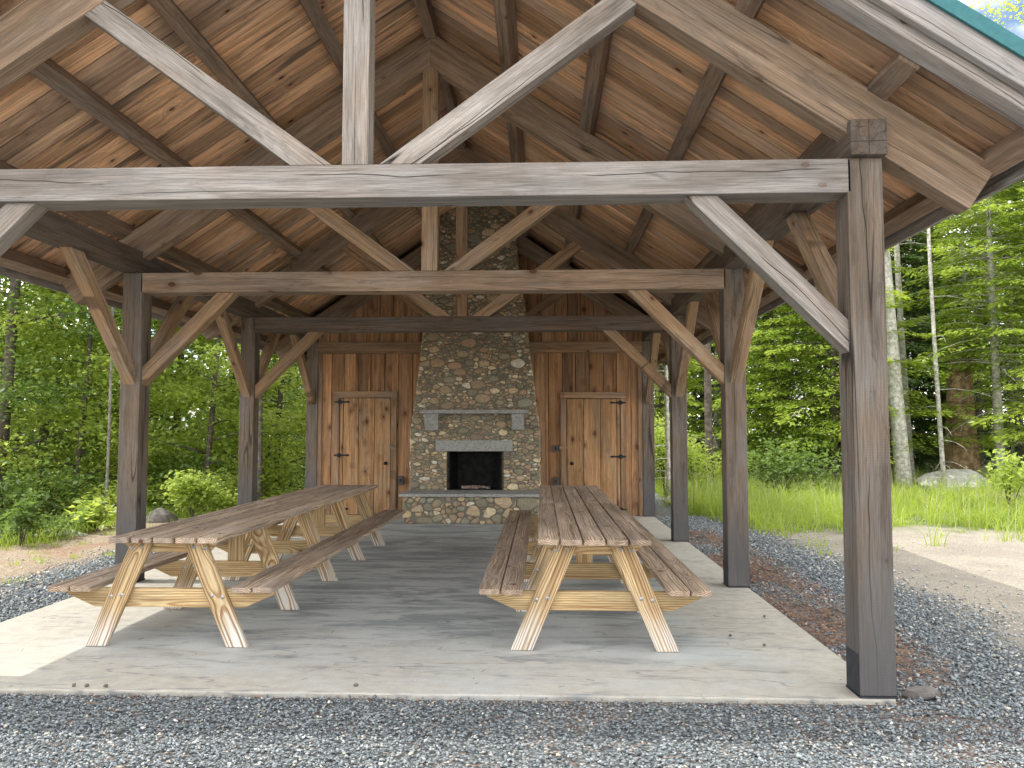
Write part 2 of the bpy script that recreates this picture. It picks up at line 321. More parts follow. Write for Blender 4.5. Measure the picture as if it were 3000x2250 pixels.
M['leaf_maple'] = mat_leaf('maple_leaf', (.10, .165, .025), (.40, .50, .09), .58)
M['leaf_dark'] = mat_leaf('dark_leaf', (.05, .095, .018), (.14, .21, .04), .42)
M['leaf_hemlock'] = mat_leaf('hemlock_spray', (.11, .185, .022), (.32, .40, .055), .45)
M['leaf_spruce'] = mat_leaf('spruce_spray', (.03, .062, .018), (.08, .14, .034), .32)
M['leaf_shrub'] = mat_leaf('shrub_leaf', (.16, .25, .03), (.38, .46, .09), .5)
M['grass'] = mat_leaf('grass_blade', (.11, .19, .022), (.38, .46, .07), .5, 0)
M['straw'] = mat_leaf('seed_head', (.35, .33, .2), (.55, .5, .34), .3, 0)
def mat_bark(name, c1, c2, sc=9):
    s = N(name); P = s.attr('gc'); n = s.noise(s.vmul(P, (sc, sc, sc*.35)), 1.5, 5, .7); b = s.noise(P, 3, 4)
    col = s.mix(s.step(n, .35, .68), c1, c2); col = s.mix(s.step(b, .5, .7, 0, .5), col, tuple((a_+b_)/2*.8 for a_, b_ in zip(c1, c2)))
    return s.done(col, s.bump(n, .8, .02), .95)
M['bark_grey'] = mat_bark('pale_grey_bark', (.27, .255, .23), (.60, .58, .53))
M['bark_mid'] = mat_bark('grey_brown_bark', (.12, .105, .09), (.28, .26, .23))
M['bark_dark'] = mat_bark('dark_bark', (.06, .048, .038), (.16, .135, .11))
M['bark_snag'] = mat_bark('rotting_trunk', (.13, .085, .05), (.42, .29, .17), 6)
M['twig'] = mat_bark('dead_twig', (.2, .18, .15), (.42, .39, .34))

# ------------------------------------------------------------ mesh helpers
def mk(name, V, F, mat, parent=None, gc=None, rnd=None, ln=None, org=(0, 0, 0), smooth=False, bevel=0):
    V = np.asarray(V, dtype=np.float32).reshape(-1, 3)
    o_ = np.array(org, dtype=np.float32)
    me = bpy.data.meshes.new(name)
    if isinstance(F, np.ndarray):
        nf, k = F.shape
        me.vertices.add(len(V)); me.vertices.foreach_set('co', (V-o_).ravel())
        me.loops.add(nf*k); me.loops.foreach_set('vertex_index', F.ravel().astype(np.int32))
        me.polygons.add(nf); me.polygons.foreach_set('loop_start', np.arange(0, nf*k, k, dtype=np.int32))
        me.polygons.foreach_set('loop_total', np.full(nf, k, dtype=np.int32)); me.update(calc_edges=True)
    else:
        me.from_pydata((V-o_).tolist(), [], F); me.update()
    for an, dat, tp in (('gc', gc, 'FLOAT_VECTOR'), ('rnd', rnd, 'FLOAT'), ('len', ln, 'FLOAT')):
        if dat is not None:
            at = me.attributes.new(an, tp, 'POINT')
            at.data.foreach_set('vector' if tp != 'FLOAT' else 'value', np.asarray(dat, dtype=np.float32).ravel())
    if smooth: me.polygons.foreach_set('use_smooth', np.ones(len(me.polygons), dtype=bool))
    me.materials.append(M[mat] if isinstance(mat, str) else mat)
    ob = bpy.data.objects.new(name, me); C.objects.link(ob)
    if parent is not None: ob.parent = parent
    else: ob.location = org
    if bevel:
        b = ob.modifiers.new('bevel', 'BEVEL'); b.width = bevel; b.segments = 2; b.limit_method = 'ANGLE'; b.angle_limit = R(40)
    return ob
def tag(o, label=None, cat=None, group=None, kind=None):
    for k, v in (('label', label), ('category', cat), ('group', group), ('kind', kind)):
        if v: o[k] = v
    return o
def thing(name, loc, label, cat, group=None):
    o = bpy.data.objects.new(name, None); C.objects.link(o); o.location = loc; o.empty_display_size = .2
    return tag(o, label, cat, group)

BOXF = [(0, 3, 2, 1), (4, 5, 6, 7), (0, 1, 5, 4), (1, 2, 6, 5), (2, 3, 7, 6), (3, 0, 4, 7)]
class MB:
    """collects wooden pieces and other solids; every piece carries its own grain coordinates"""
    def __init__(s): s.V = []; s.F = []; s.G = []; s.K = []; s.L = []
    def add(s, V, F, axis=(1, 0, 0), rnd=None, pith=None, len0=None, ls=1):
        V = [Vector(v) for v in V]; ax = Vector(axis).normalized()
        t = Vector((0, 0, 1)) if abs(ax.z) < .9 else Vector((0, 1, 0))
        b = ax.cross(t).normalized(); c = b.cross(ax)
        ctr = sum(V, Vector())/len(V); off = random.uniform(0, 60)
        if pith is None: pith = (random.uniform(-.06, .06), random.uniform(-.06, .06))
        r = random.random() if rnd is None else rnd; n0 = len(s.V)
        for v in V:
            d = v-ctr; s.V.append(tuple(v)); s.G.append((d.dot(ax)+off, d.dot(b)+pith[0], d.dot(c)+pith[1])); s.K.append(r)
            s.L.append((v.z if len0 is None else (v-Vector(len0)).dot(ax))*ls)
        s.F += [tuple(i+n0 for i in f) for f in F]; return s
    def box(s, x0, x1, y0, y1, z0, z1, axis=(1, 0, 0), **k):
        return s.add([(x0, y0, z0), (x1, y0, z0), (x1, y1, z0), (x0, y1, z0), (x0, y0, z1), (x1, y0, z1), (x1, y1, z1), (x0, y1, z1)], BOXF, axis, **k)
    def prism(s, poly, d0, d1, plane='xz', axis=(1, 0, 0), **k):
        n = len(poly)
        if plane == 'xz': V = [(p[0], d0, p[1]) for p in poly]+[(p[0], d1, p[1]) for p in poly]
        elif plane == 'yz': V = [(d0, p[0], p[1]) for p in poly]+[(d1, p[0], p[1]) for p in poly]
        else: V = [(p[0], p[1], d0) for p in poly]+[(p[0], p[1], d1) for p in poly]
        ar = sum(poly[i][0]*poly[(i+1) % n][1]-poly[(i+1) % n][0]*poly[i][1] for i in range(n))
        flip = (ar > 0) == (plane != 'xz')   # orientation so normals face out
        F = [tuple(range(n)), tuple(range(2*n-1, n-1, -1))]+[(i, i+n, (i+1) % n+n, (i+1) % n) for i in range(n)]
        if not flip: pass
        if flip: F = [tuple(reversed(f)) for f in F]
        return s.add(V, F, axis, **k)
    def tube(s, pts, rad, n=8, **k):
        V = []; F = []; pts = [Vector(p) for p in pts]
        if not hasattr(rad, '__len__'): rad = [rad]*len(pts)
        for i, p in enumerate(pts):
            d = (pts[min(i+1, len(pts)-1)]-pts[max(i-1, 0)]).normalized()
            u = d.orthogonal().normalized() if i == 0 else (u-d*u.dot(d)).normalized()
            v = d.cross(u)
            for j in range(n):
                a_ = 2*math.pi*j/n; V.append(p+(u*math.cos(a_)+v*math.sin(a_))*rad[i])
        for i in range(len(pts)-1):
            for j in range(n): F.append((i*n+j, i*n+(j+1) % n, (i+1)*n+(j+1) % n, (i+1)*n+j))
        F += [tuple(range(n-1, -1, -1)), tuple((len(pts)-1)*n+j for j in range(n))]
        return s.add(V, F, (pts[-1]-pts[0]) if (pts[-1]-pts[0]).length > 1e-6 else (0, 0, 1), **k)
    def build(s, name, mat, parent=None, bevel=0, org=None, smooth=False):
        o0 = org if org is not None else (tuple(parent.location) if parent is not None and parent.type == 'EMPTY' else (0, 0, 0))
        if parent is not None and parent.type == 'MESH':
            q_ = parent
            while q_.parent: q_ = q_.parent
            o0 = tuple(q_.location)
        o = mk(name, s.V, s.F, mat, parent, s.G, s.K, s.L, org=o0, bevel=bevel, smooth=smooth)
        return o
# ------------------------------------------------------------ terrain
def bank(x, y):
    # distance beyond the edge line on the left where the ground falls away
    x = np.asarray(x, float); y = np.asarray(y, float)
    A = np.array([-6.9, 2.5]); B = np.array([-5.4, 9.0]); d = (B-A)/np.linalg.norm(B-A); n = np.array([-d[1], d[0]])
    s_ = (x-A[0])*n[0]+(y-A[1])*n[1] + .25*np.sin(y*1.3)+.15*np.sin(y*3.1+1)
    s2 = y-(9.2+(x+5)*.25)            # far edge of the left clearing
    side = np.where(x < -3.4, 1.0, 0.0)
    return np.where(x < -3.0, np.maximum(s_, np.where(x < -3.6, s2, -9)), -9.)
def hz(x, y):
    x = np.asarray(x, float); y = np.asarray(y, float)
    b = np.clip(bank(x, y), 0, 14)
    z = -.030 - .30*b*np.clip(b/1.2, 0, 1)
    z = np.maximum(z, -2.4) 
    z = z + np.where(x > 4, np.clip((x-4), 0, 4)*.012*np.clip((y-6)/6, 0, 1), 0)
    away = np.clip((np.maximum(np.abs(x)-3.3, np.maximum(-y-.4, y-13)))/2, 0, 1)
    z = z+away*(-.02+.035*np.sin(x*1.1+.4)*np.sin(y*.9+1)+.02*np.sin(x*2.7)*np.sin(y*2.3))
    return z
xs = np.unique(np.round(np.concatenate([np.linspace(-160, -25, 22), np.linspace(-25, -10, 32), np.linspace(-10, 14, 150), np.linspace(14, 30, 24), np.linspace(30, 160, 20)]), 3))
ys = np.unique(np.round(np.concatenate([np.linspace(-120, -12, 18), np.linspace(-12, -2, 20), np.linspace(-2, 14, 110), np.linspace(14, 30, 26), np.linspace(30, 200, 24)]), 3))
X, Y = np.meshgrid(xs, ys); Z = hz(X, Y)
idx = np.arange(X.size).reshape(X.shape)
F = np.stack([idx[:-1, :-1], idx[:-1, 1:], idx[1:, 1:], idx[1:, :-1]], -1).reshape(-1, 4)
g = mk('ground', np.stack([X, Y, Z], -1), F, 'ground', smooth=True)
at = g.data.attributes.new('bank', 'FLOAT', 'POINT'); at.data.foreach_set('value', np.clip(bank(X, Y), -1, 3).astype(np.float32).ravel())
tag(g, kind='structure')

L = 3.085; H = 3.045; XR = 2.855; W = .2
YS = [0, L, 2*L, 3*L]; YE = 3*L+3.1
# slab with slightly uneven front edge
b = MB(); n = 60
fx = np.linspace(-3.09, 3.045, n)
poly = [(x, -.012+random.uniform(-.006, .006)) for x in fx]+[(3.045, YE+.3), (-3.09, YE+.3)]
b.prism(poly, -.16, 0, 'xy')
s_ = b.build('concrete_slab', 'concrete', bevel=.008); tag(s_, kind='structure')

# ------------------------------------------------------------ pavilion
pav = thing('pavilion', (0, 0, 0), 'open timber-frame pavilion with a gable roof and a boarded store at its back', 'pavilion')
K = .667
def zr(z0, x): return z0-K*abs(x)
def rafter_poly(sg, zb=5.10, zt=5.45, xe=3.70):
    nx, nz = .555, .832          # perpendicular cut at the tail
    xt, zt_ = xe, zr(zt, xe); th = (zt-zb)*nz
    return [(0, zb), (sg*(xe-th*nx), zt_-th*nz), (sg*xe, zt_), (0, zt)]
for i, y in enumerate(YS+[YE]):
    last = i == 4
    front = i == 0
    for sg in (-1, 1):
        x0, x1 = sorted((sg*XR, sg*(XR+W)))
        p = MB().box(x0, x1, y, y+W, .012, H, (0, 0, 1), rnd=random.uniform(.3, .7)).build('post', 'post', pav, .006)
        if i < 4:
            q = MB()
            for s2, xx in ((-1, x0), (1, x1)):
                q.box(xx-.004 if s2 < 0 else xx+.0015, xx-.0015 if s2 < 0 else xx+.004, y+.012, y+W-.012, .006, .235, (0, 0, 1))
            q.box(x0-.004, x1+.004, y-.003, y+W+.003, .001, .011)
            q.build('base_plate', 'base_metal', p)
        # rafter
        MB().prism(rafter_poly(sg) if not last else rafter_poly(sg), y, y+.15, 'xz', (sg, 0, -K), pith=(random.uniform(-.1, .1), random.uniform(-.15, .15))).build('rafter', 'rafter', pav, .006)
        if not last:
            # knee brace to the tie
            a0 = XR; zb = 1.925; br = [(sg*a0, zb), (sg*a0, zb+.185), (sg*(a0-(H-.2-zb-.185)), H-.2), (sg*(a0-(H-.2-zb)), H-.2)]
            if i < 3: MB().prism(br, y+.03, y+.165, 'xz', (-sg, 0, 1), pith=(.05, .02)).build('brace', 'front_strut' if front else 'brace', pav, .005)
            # truss strut
            m = .7385; za = H
            def hit(xa): x_ = (5.10-za+m*xa)/(K+m); return x_, za+m*(x_-xa)
            xa, xb = .140, .385; pa, pb = hit(xa), hit(xb)
            st = [(sg*xa, za), (sg*xb, za), (sg*pb[0], pb[1]), (sg*pa[0], pa[1])]
            MB().prism(st, y+.005, y+.145, 'xz', (sg, 0, m)).build('strut', 'front_strut' if front else ('brace' if i == 1 else 'brace'), pav, .005)
        # braces along the eaves plate
        for dr in (-1, 1):
            if (i == 0 and dr < 0) or (i == 3 and dr > 0) or last: continue
            yf = y if dr < 0 else y+W
            pl = [(yf, 1.93), (yf, 2.115), (yf+dr*(H-2.115), H), (yf+dr*(H-1.93), H)]
            xm = sg*(XR+.105)
            MB().prism(pl, xm-.055, xm+.055, 'yz', (0, dr, 1)).build('brace', 'brace', pav, .005)
    # tie beam
    mt = 'front_tie' if front else ('tie' if i == 1 else ('plate' if i == 2 else 'wall_trim'))
    if not last:
        hs = .022 if i < 3 else 0
        tb = MB().box(-XR-hs, XR+hs, y+.0, y+W+.01, H-.2, H-.002, (1, 0, 0), pith=(.02, -.03), rnd=.5).build('tie_beam', mt, pav, .006)
        MB().box(-.078, .078, y+.004, y+.155, H, 5.098, (0, 0, 1), pith=(.03, .03)).prism([(-.078, 5.098), (.078, 5.098), (.078, 5.099-.05), (-.078, 5.049)], y+.005, y+.006).build('king_post', 'front_strut' if front else 'brace', pav, .005)
for sg in (-1, 1):
    x0, x1 = sorted((sg*(XR+.005), sg*(XR+.21)))
    MB().box(x0, x1, -.055, YE+.5, H+.001, H+.208, (0, 1, 0), pith=(.01, .02)).build('wall_plate', 'plate', pav, .006)
    # purlins lie on the rafters
    c, s2 = .832, .555
    for xk in (.76, 1.52, 2.28, 3.03):
        x_ = xk; zb = zr(5.43, x_); hw = .062; ht = .138
        # local frame along slope u=(c,-s2), normal n=(s2,c)
        def q(u, v): return (sg*(x_+u*c+v*s2), zb-u*s2+v*c)
        pl = [q(-hw, 0), q(hw, 0), q(hw, ht), q(-hw, ht)]
        bb = MB(); n_ = len(pl)
        bb.prism(pl, -.40, YE+.45, 'xz', (0, 1, 0)).build('purlin', 'purlin', pav, .005)
    x_ = 3.665; zb = zr(5.42, x_)
    bb = MB(); bb.prism([q(-.055, -.02), q(.05, -.02), q(.05, ht), q(-.055, ht)], -.40, YE+.45, 'xz', (0, 1, 0)).build('eave_purlin', 'purlin', pav, .005)
    bb = MB(); xx = sg*3.765; bb.box(*sorted((xx, xx+sg*.028)), -.585, YE+.6, 2.885, zr(5.60, 3.765)+.01, (0, 1, 0)).build('fascia_board', 'rake', pav, .003)
    # roof boards run down the slope
    bb = MB(); yy = -.55
    while yy < YE+.55:
        wd = random.choice((.16, .19, .19, .21)); y1 = min(yy+wd, YE+.55)
        z0, z1 = 5.602+random.uniform(0, .004), 5.626
        pl = [(sg*.0, z0), (sg*3.765, zr(z0, 3.765)), (sg*3.765, zr(z1, 3.765)), (sg*.0, z1)]
        bb.prism(pl, yy+.0075, y1-.0075, 'xz', (sg, 0, -K), pith=(random.uniform(-.07, .07), random.choice((-1, 1))*random.uniform(.03, .09)))
        yy = y1
    bb.build('roof_boards', 'roof_board', pav)
    MB().prism([(0, 5.6272), (sg*3.76, zr(5.6272, 3.76)), (sg*3.76, zr(5.631, 3.76)), (0, 5.631)], -.552, YE+.552, 'xz').build('roof_gap_shade', 'gap_shade', pav)  # added dark sheet, makes the roof board gaps read as deep shade
    # metal roof with ribs
    bb = MB(); pl = [(0, 5.632), (sg*3.82, zr(5.632, 3.82)), (sg*3.82, zr(5.66, 3.82)), (0, 5.66)]
    bb.prism(pl, -.592, YE+.62, 'xz')
    for k in range(36):
        yk = -.5+k*.38; bb.prism([(0, 5.659), (sg*3.82, zr(5.659, 3.82)), (sg*3.82, zr(5.685, 3.82)), (0, 5.685)], yk, yk+.03, 'xz')
    bb.build('metal_roof', 'teal', pav)
    for yb, d in ((-.54, 1), (YE+.46, -1)):
        pl = [(0, 5.45), (sg*3.735, zr(5.45, 3.735)), (sg*3.735, zr(5.598, 3.735)), (0, 5.598)]
        bb = MB().prism(pl, yb, yb+.135, 'xz', (sg, 0, -K), pith=(.06, .05)).build('barge_rafter', 'rake', pav, .008)
        y0, y1 = (-.592, -.556) if d > 0 else (YE+.60, YE+.63)
        pl = [(0, 5.515), (sg*3.80, zr(5.515, 3.80)), (sg*3.80, zr(5.680, 3.80)), (0, 5.680)]
        MB().prism(pl, y0-.012, y1, 'xz', (sg, 0, -K), pith=(.08, .05)).build('rake_board', 'rake', pav, .006)
        y0, y1 = (-.625, -.607) if d > 0 else (YE+.632, YE+.65)
        pl = [(0, 5.655), (sg*3.83, zr(5.655, 3.83)), (sg*3.83, zr(5.745, 3.83)), (0, 5.745)]
        bb = MB().prism(pl, y0, y1, 'xz')
        pl2 = [(0, 5.735), (sg*3.83, zr(5.735, 3.83)), (sg*3.83, zr(5.746, 3.83)), (0, 5.746)]
        bb.prism(pl2, *( (-.609, -.5) if d > 0 else (YE+.5, YE+.633))).build('roof_trim', 'teal', pav)
MB().prism([(-.055, 5.38), (.055, 5.38), (.055, 5.56), (0, 5.595), (-.055, 5.56)], -.40, YE+.45, 'xz', (0, 1, 0)).build('ridge_beam', 'purlin', pav, .005)

# store wall (front), with gable boards above the tie
YW = 3*L
def top_at(x): return zr(5.44, x) - .02
def wall_boards(x0, x1, zlo, zhi, seed, yb=YW+.055):
    random.seed(seed); bb = MB(); x = x0; k = 0
    while x < x1-.02:
        wd = random.choice((.235, .25, .26)) if k % 2 == 0 else random.choice((.225, .24))
        xe = min(x+wd, x1); dy = .0 if k % 2 else .007
        ya = yb-dy
        a0, a1 = x+.0045, xe-.0045
        if callable(zhi): pl = [(a0, zlo), (a1, zlo), (a1, zhi(a1)), (a0, zhi(a0))]
        else: pl = [(a0, zlo), (a1, zlo), (a1, zhi), (a0, zhi)]
        if a0 < 0 < a1 and callable(zhi): pl = [(a0, zlo), (a1, zlo), (a1, zhi(a1)), (0, zhi(0)), (a0, zhi(a0))]
        bb.prism(pl, ya, ya+.021, 'xz', (0, 0, 1), pith=(random.uniform(-.06, .06), random.choice((-1, 1))*random.uniform(.03, .09)))
        if random.random() < .4:      # thin batten beside some joints
            bb.box(xe-.05, xe-.012, ya-.016, ya-.002, zlo, (zhi(xe) if callable(zhi) else zhi)-.002, (0, 0, 1))
        x = xe; k += 1
    top = [(x1, zhi(x1)-.01), (0, zhi(0)-.01), (x0, zhi(x0)-.01)] if callable(zhi) else [(x1, zhi-.003), (x0, zhi-.003)]
    MB().prism([(x0, zlo+.002), (x1, zlo+.002)]+top, yb+.0225, yb+.030, 'xz').build('wall_gap_shade', 'gap_shade', pav)  # added dark sheet behind the boards, paints the shade in their joints
    return bb
wl = wall_boards(-XR+.002, XR-.002, .004, H-.202, 31).build('wall', 'wall_board', pav)
wl = wall_boards(-3.2, 3.2, H+.004, top_at, 32).build('gable_wall', 'wall_board', pav)
# inner trim along the wall posts
for sg in (-1, 1):
    x0, x1 = sorted((sg*(XR-.001), sg*(XR-.075)))
    MB().box(x0, x1, YW+.014, YW+.0315, .006, H-.203, (0, 0, 1)).build('corner_trim', 'wall_trim', pav, .003)
# store sides and back
for sg in (-1, 1):
    bb = MB(); yy = YW+W+.002; k = 0
    while yy < YE-.01:
        y1 = min(yy+.24, YE-.002); xa = sg*(XR+.10+(.02 if k % 2 else 0)); bb.box(*sorted((xa, xa+sg*.02)), yy, y1, .005, H-.002, (0, 0, 1)); yy = y1; k += 1
    bb.build('side_wall', 'wall_board', pav)
wall_boards(-XR+.002, XR-.002, .004, H, 33, YE+.08).build('back_wall', 'wall_board', pav)
wall_boards(-3.2, 3.2, H+.004, top_at, 34, YE+.08).build('gable_wall', 'wall_board', pav)
MB().box(-XR, XR, YE+.002, YE+.055, H-.2, H-.002, (1, 0, 0)).build('tie_beam', 'tie', pav, .005)
random.seed(11)
# doors
def door(x0, x1, z1, fx0, fx1, fz, hinge_left, label):
    bb = MB(); n_ = 4; ws = [.06, .27, .28, .28] if hinge_left else [.28, .28, .27, .06]
    tot = sum(ws); x = x0
    dark = [.3, .6, .45, .75]
    for k, w_ in enumerate(ws):
        xe = x+w_/tot*(x1-x0)
        bb.box(x+.0045, xe-.0045, YW+.003-(0.0 if k % 2 else .003), YW+.022, .02, z1, (0, 0, 1), rnd=dark[k], pith=(random.uniform(-.05, .05), random.choice((-.05, .06)))); x = xe
    d = bb.build('door', 'door_board', pav, .002); d['label'] = label
    MB().box(x0-.006, x1+.006, YW+.0235, YW+.0285, .012, z1+.010).build('door_backing', 'gap_shade', d)  # dark sheet added so the plank gaps look shaded
    # frame
    ff = MB(); ff.box(fx0, fx1, YW-.014, YW+.029, z1+.012, fz, (1, 0, 0), rnd=.8)
    ff.box(fx0+.005, x0-.008, YW-.010, YW+.0285, .01, z1+.010, (0, 0, 1), rnd=.3); ff.box(x1+.008, fx1-.005, YW-.010, YW+.0285, .01, z1+.010, (0, 0, 1), rnd=.45)
    ff.build('door_frame', 'wall_trim', pav, .003)
    hx = x0-.004 if hinge_left else x1+.004; sg = 1 if hinge_left else -1
    for hz_ in (z1-.065, z1-1.0, .115):
        o = [(-.105, 0), (-.07, .016), (-.045, .013), (-.02, .034), (.0, .036), (.02, .034), (.045, .015), (.12, .012), (.15, .021), (.175, .008), (.19, 0)]
        pl = [(hx+sg*u, hz_+v) for u, v in o]+[(hx+sg*u, hz_-v) for u, v in reversed(o[1:-1])]
        h = MB().prism(pl, YW-.021, YW-.0155, 'xz'); h.tube([(hx, YW-.024, hz_-.038), (hx, YW-.024, hz_+.038)], .008, 8)
        h.build('hinge', 'black_iron', d)
    kx = x1-.075 if hinge_left else x0+.085
    kz = .91
    kb = MB(); rr = [(.030, 0), (.030, .006), (.010, .010), (.010, .028), (.024, .034), (.029, .046), (.024, .058), (.008, .062)]
    V = []; F = []
    for r_, dd in rr:
        for j in range(14): V.append((kx+r_*math.cos(j*math.tau/14), YW-.001-dd, kz+r_*math.sin(j*math.tau/14)))
    for i_ in range(len(rr)-1):
        for j in range(14): F.append((i_*14+j, (i_+1)*14+j, (i_+1)*14+(j+1) % 14, i_*14+(j+1) % 14))
    F.append(tuple((len(rr)-1)*14+j for j in range(14)))
    kb.add(V, F).build('knob', 'black_iron', d, smooth=True)
    # turn-button latch of wood
    lx = (x1-.02, x1+.125) if hinge_left else (x0-.145, x0+.01)
    s3 = -.024 if hinge_left else .012
    pl = [(lx[0], 1.195-s3), (lx[0]+.02, 1.155-s3), (lx[1]-.03, 1.150+s3), (lx[1], 1.175+s3), (lx[1]-.015, 1.205+s3), (lx[0]+.03, 1.225-s3)]
    MB().prism(pl, YW-.046, YW-.0185, 'xz').build('latch', 'wall_trim', pav, .004)
door(-2.452, -1.555, 2.05, -2.566, -1.442, 2.17, True, 'left plank door with its hinges on the left')
door(1.540, 2.466, 2.03, 1.428, 2.566, 2.15, False, 'right plank door with its hinges on the right')
for x, z_, nm in ((-1.365, .61, 'power_outlet'), (1.345, 1.168, 'light_switch'), (1.345, .595, 'power_outlet')):
    hb = .075 if nm == 'power_outlet' else .058
    ob = MB().box(x-.047, x+.047, YW-.012, YW+.034, z_-hb, z_+hb).build(nm, 'outlet', pav, .008)
    MB().box(x-.02, x+.02, YW-.018, YW-.0125, z_-.03, z_+.03).build('cover', 'black_iron', ob, .002)

# ------------------------------------------------------------ fireplace
fp = thing('stone_fireplace', (-.03, 8.81, 0), 'tall tapering fieldstone fireplace and chimney between the two plank doors', 'fireplace')
PROF = [(0, -1.135, 1.075), (1.45, -1.135, 1.065), (1.75, -1.09, 1.03), (2.07, -1.045, .985), (2.7, -.975, .915), (3.13, -.935, .86), (3.8, -.87, .79), (4.1, -.76, .76), (4.25, -.65, .71), (5.1, -.64, .63), (6.5, -.63, .62)]
def prof(z, k):
    for a_, b_ in zip(PROF, PROF[1:]):
        if z <= b_[0]: t = (z-a_[0])/(b_[0]-a_[0]); return a_[k]+(b_[k]-a_[k])*t
    return PROF[-1][k]
def clip(poly, nx, ny, c):            # keep nx*x+ny*y <= c
    out = []
    for i_ in range(len(poly)):
        p, q_ = poly[i_], poly[(i_+1) % len(poly)]
        dp, dq = nx*p[0]+ny*p[1]-c, nx*q_[0]+ny*q_[1]-c
        if dp <= 0: out.append(p)
        if (dp < 0) != (dq < 0) and abs(dp-dq) > 1e-12:
            t = dp/(dp-dq); out.append((p[0]+(q_[0]-p[0])*t, p[1]+(q_[1]-p[1])*t))
    return out
def stones(u0, u1, v0, v1, size, asp, inside, toworld, mort=.006, bulge=.03, extra=None, seed=3):
    """power-diagram packing of rounded stones on a face; returns an MB"""
    rs = random.Random(seed); S = []; area = (u1-u0)*(v1-v0); n_ = int(area/(size*size/asp)*2.0)
    tries = 0
    while len(S) < n_ and tries < n_*60:
        tries += 1
        r_ = size*(.15+.85*rs.random()**3.2); u = rs.uniform(u0-.03, u1+.03); v = rs.uniform(v0-.03, v1+.03)
        if not inside(u, v): continue
        ok = True
        for (a_, b_, r2) in S:
            if (u-a_)**2+((v-b_)*asp)**2 < ((r_+r2)*.74)**2: ok = False; break
        if ok: S.append((u, v, r_))
    A = np.array(S); mb = MB()
    for i_, (u, v, r_) in enumerate(S):
        V_ = v*asp; d2 = (A[:, 0]-u)**2+(A[:, 1]*asp-V_)**2; od = np.argsort(d2)[1:22]
        po = [(u-.3, V_-.3), (u+.3, V_-.3), (u+.3, V_+.3), (u-.3, V_+.3)]
        for j in od:
            du, dv = A[j, 0]-u, A[j, 1]*asp-V_; dd = math.sqrt(d2[j])
            t = (d2[j]+r_*r_-A[j, 2]**2)/(2*dd)            # power bisector
            po = clip(po, du/dd, dv/dd, (du*u+dv*V_)/dd+t-mort)
            if len(po) < 3: break
        if len(po) < 3: continue
        r3 = r_*1.55+.012; n8 = 10
        for k in range(n8):
            ca_, sa_ = math.cos(k*math.tau/n8), math.sin(k*math.tau/n8)
            if len(po) > 2: po = clip(po, ca_, sa_, ca_*u+sa_*V_+r3*rs.uniform(.9, 1.1))
        if len(po) < 3: continue
        po = [(p[0], p[1]/asp) for p in po]
        if extra: po = extra(po, u, v)
        if len(po) < 3: continue
        for _ in range(2):                                  # round the corners
            q2 = []
            for k in range(len(po)):
                p, q_ = po[k], po[(k+1) % len(po)]; f = .26
                q2 += [(p[0]+(q_[0]-p[0])*f, p[1]+(q_[1]-p[1])*f), (p[0]+(q_[0]-p[0])*(1-f), p[1]+(q_[1]-p[1])*(1-f))]
            po = q2
        cu = sum(p[0] for p in po)/len(po); cv = sum(p[1] for p in po)/len(po)
        sz = max(math.hypot(p[0]-cu, p[1]-cv) for p in po)
        if sz < .014: continue
        bl = min(bulge, sz*.55)*rs.uniform(.5, 1.15); tu, tv = rs.uniform(-.2, .2), rs.uniform(-.2, .2); V = []; F = []; m_ = len(po)
        for sc, hh in ((1, -.012), (1.0, .35), (.93, .68), (.74, .92), (.42, 1.03)):
            for p in po:
                du, dv = (p[0]-cu)*sc, (p[1]-cv)*sc
                V.append(toworld(cu+du, cv+dv, (bl*hh if hh > 0 else hh)+max(0, hh)*(du*tu+dv*tv)+rs.uniform(-.0012, .0012)))
        for k in range(4):
            for j in range(m_): F.append((k*m_+j, k*m_+(j+1) % m_, (k+1)*m_+(j+1) % m_, (k+1)*m_+j))
        V.append(toworld(cu, cv, bl*1.05)); F += [(4*m_+j, 4*m_+(j+1) % m_, 5*m_) for j in range(m_)]
        mb.add(V, F, (1, 0, 0), rnd=rs.random())
    return mb
FY = 8.83                                # mortar plane; stones stand proud of it
FB = (-.505, .455, .476, 1.13)
def ins_front(u, v):
    if v < -.03 or v > 5.7: return False
    if FB[0] < u < FB[1] and v < FB[3]: return False
    return prof(v, 1)-.01 < u < prof(v, 2)+.01
def ext_front(po, u, v):
    # outline, firebox
    zl = v; l0, l1 = prof(v-.1 if v > .1 else 0, 1), prof(v+.1, 1); r0, r1 = prof(max(0, v-.1), 2), prof(v+.1, 2)
    nn = math.hypot(.2, l1-l0); po = clip(po, -.2/nn, (l1-l0)/nn, (-.2*(prof(v, 1))+(l1-l0)*v)/nn)
    if len(po) < 3: return po
    nn = math.hypot(.2, r1-r0); po = clip(po, .2/nn, -(r1-r0)/nn, (.2*(prof(v, 2))-(r1-r0)*v)/nn)
    if len(po) < 3: return po
    if v < FB[3]+.05:
        if u < FB[0]: po = clip(po, 1, 0, FB[0])
        elif u > FB[1]: po = clip(po, -1, 0, -FB[1])
        elif v > FB[3]: po = clip(po, 0, -1, -FB[3])
    return clip(po, 0, -1, -.482)
f_ = stones(-1.14, 1.08, .48, 5.6, .145, 1.75, ins_front, lambda u, v, h: (u, FY-h, v), extra=ext_front, seed=5)
f_.build('stonework', 'stone', fp, smooth=True)
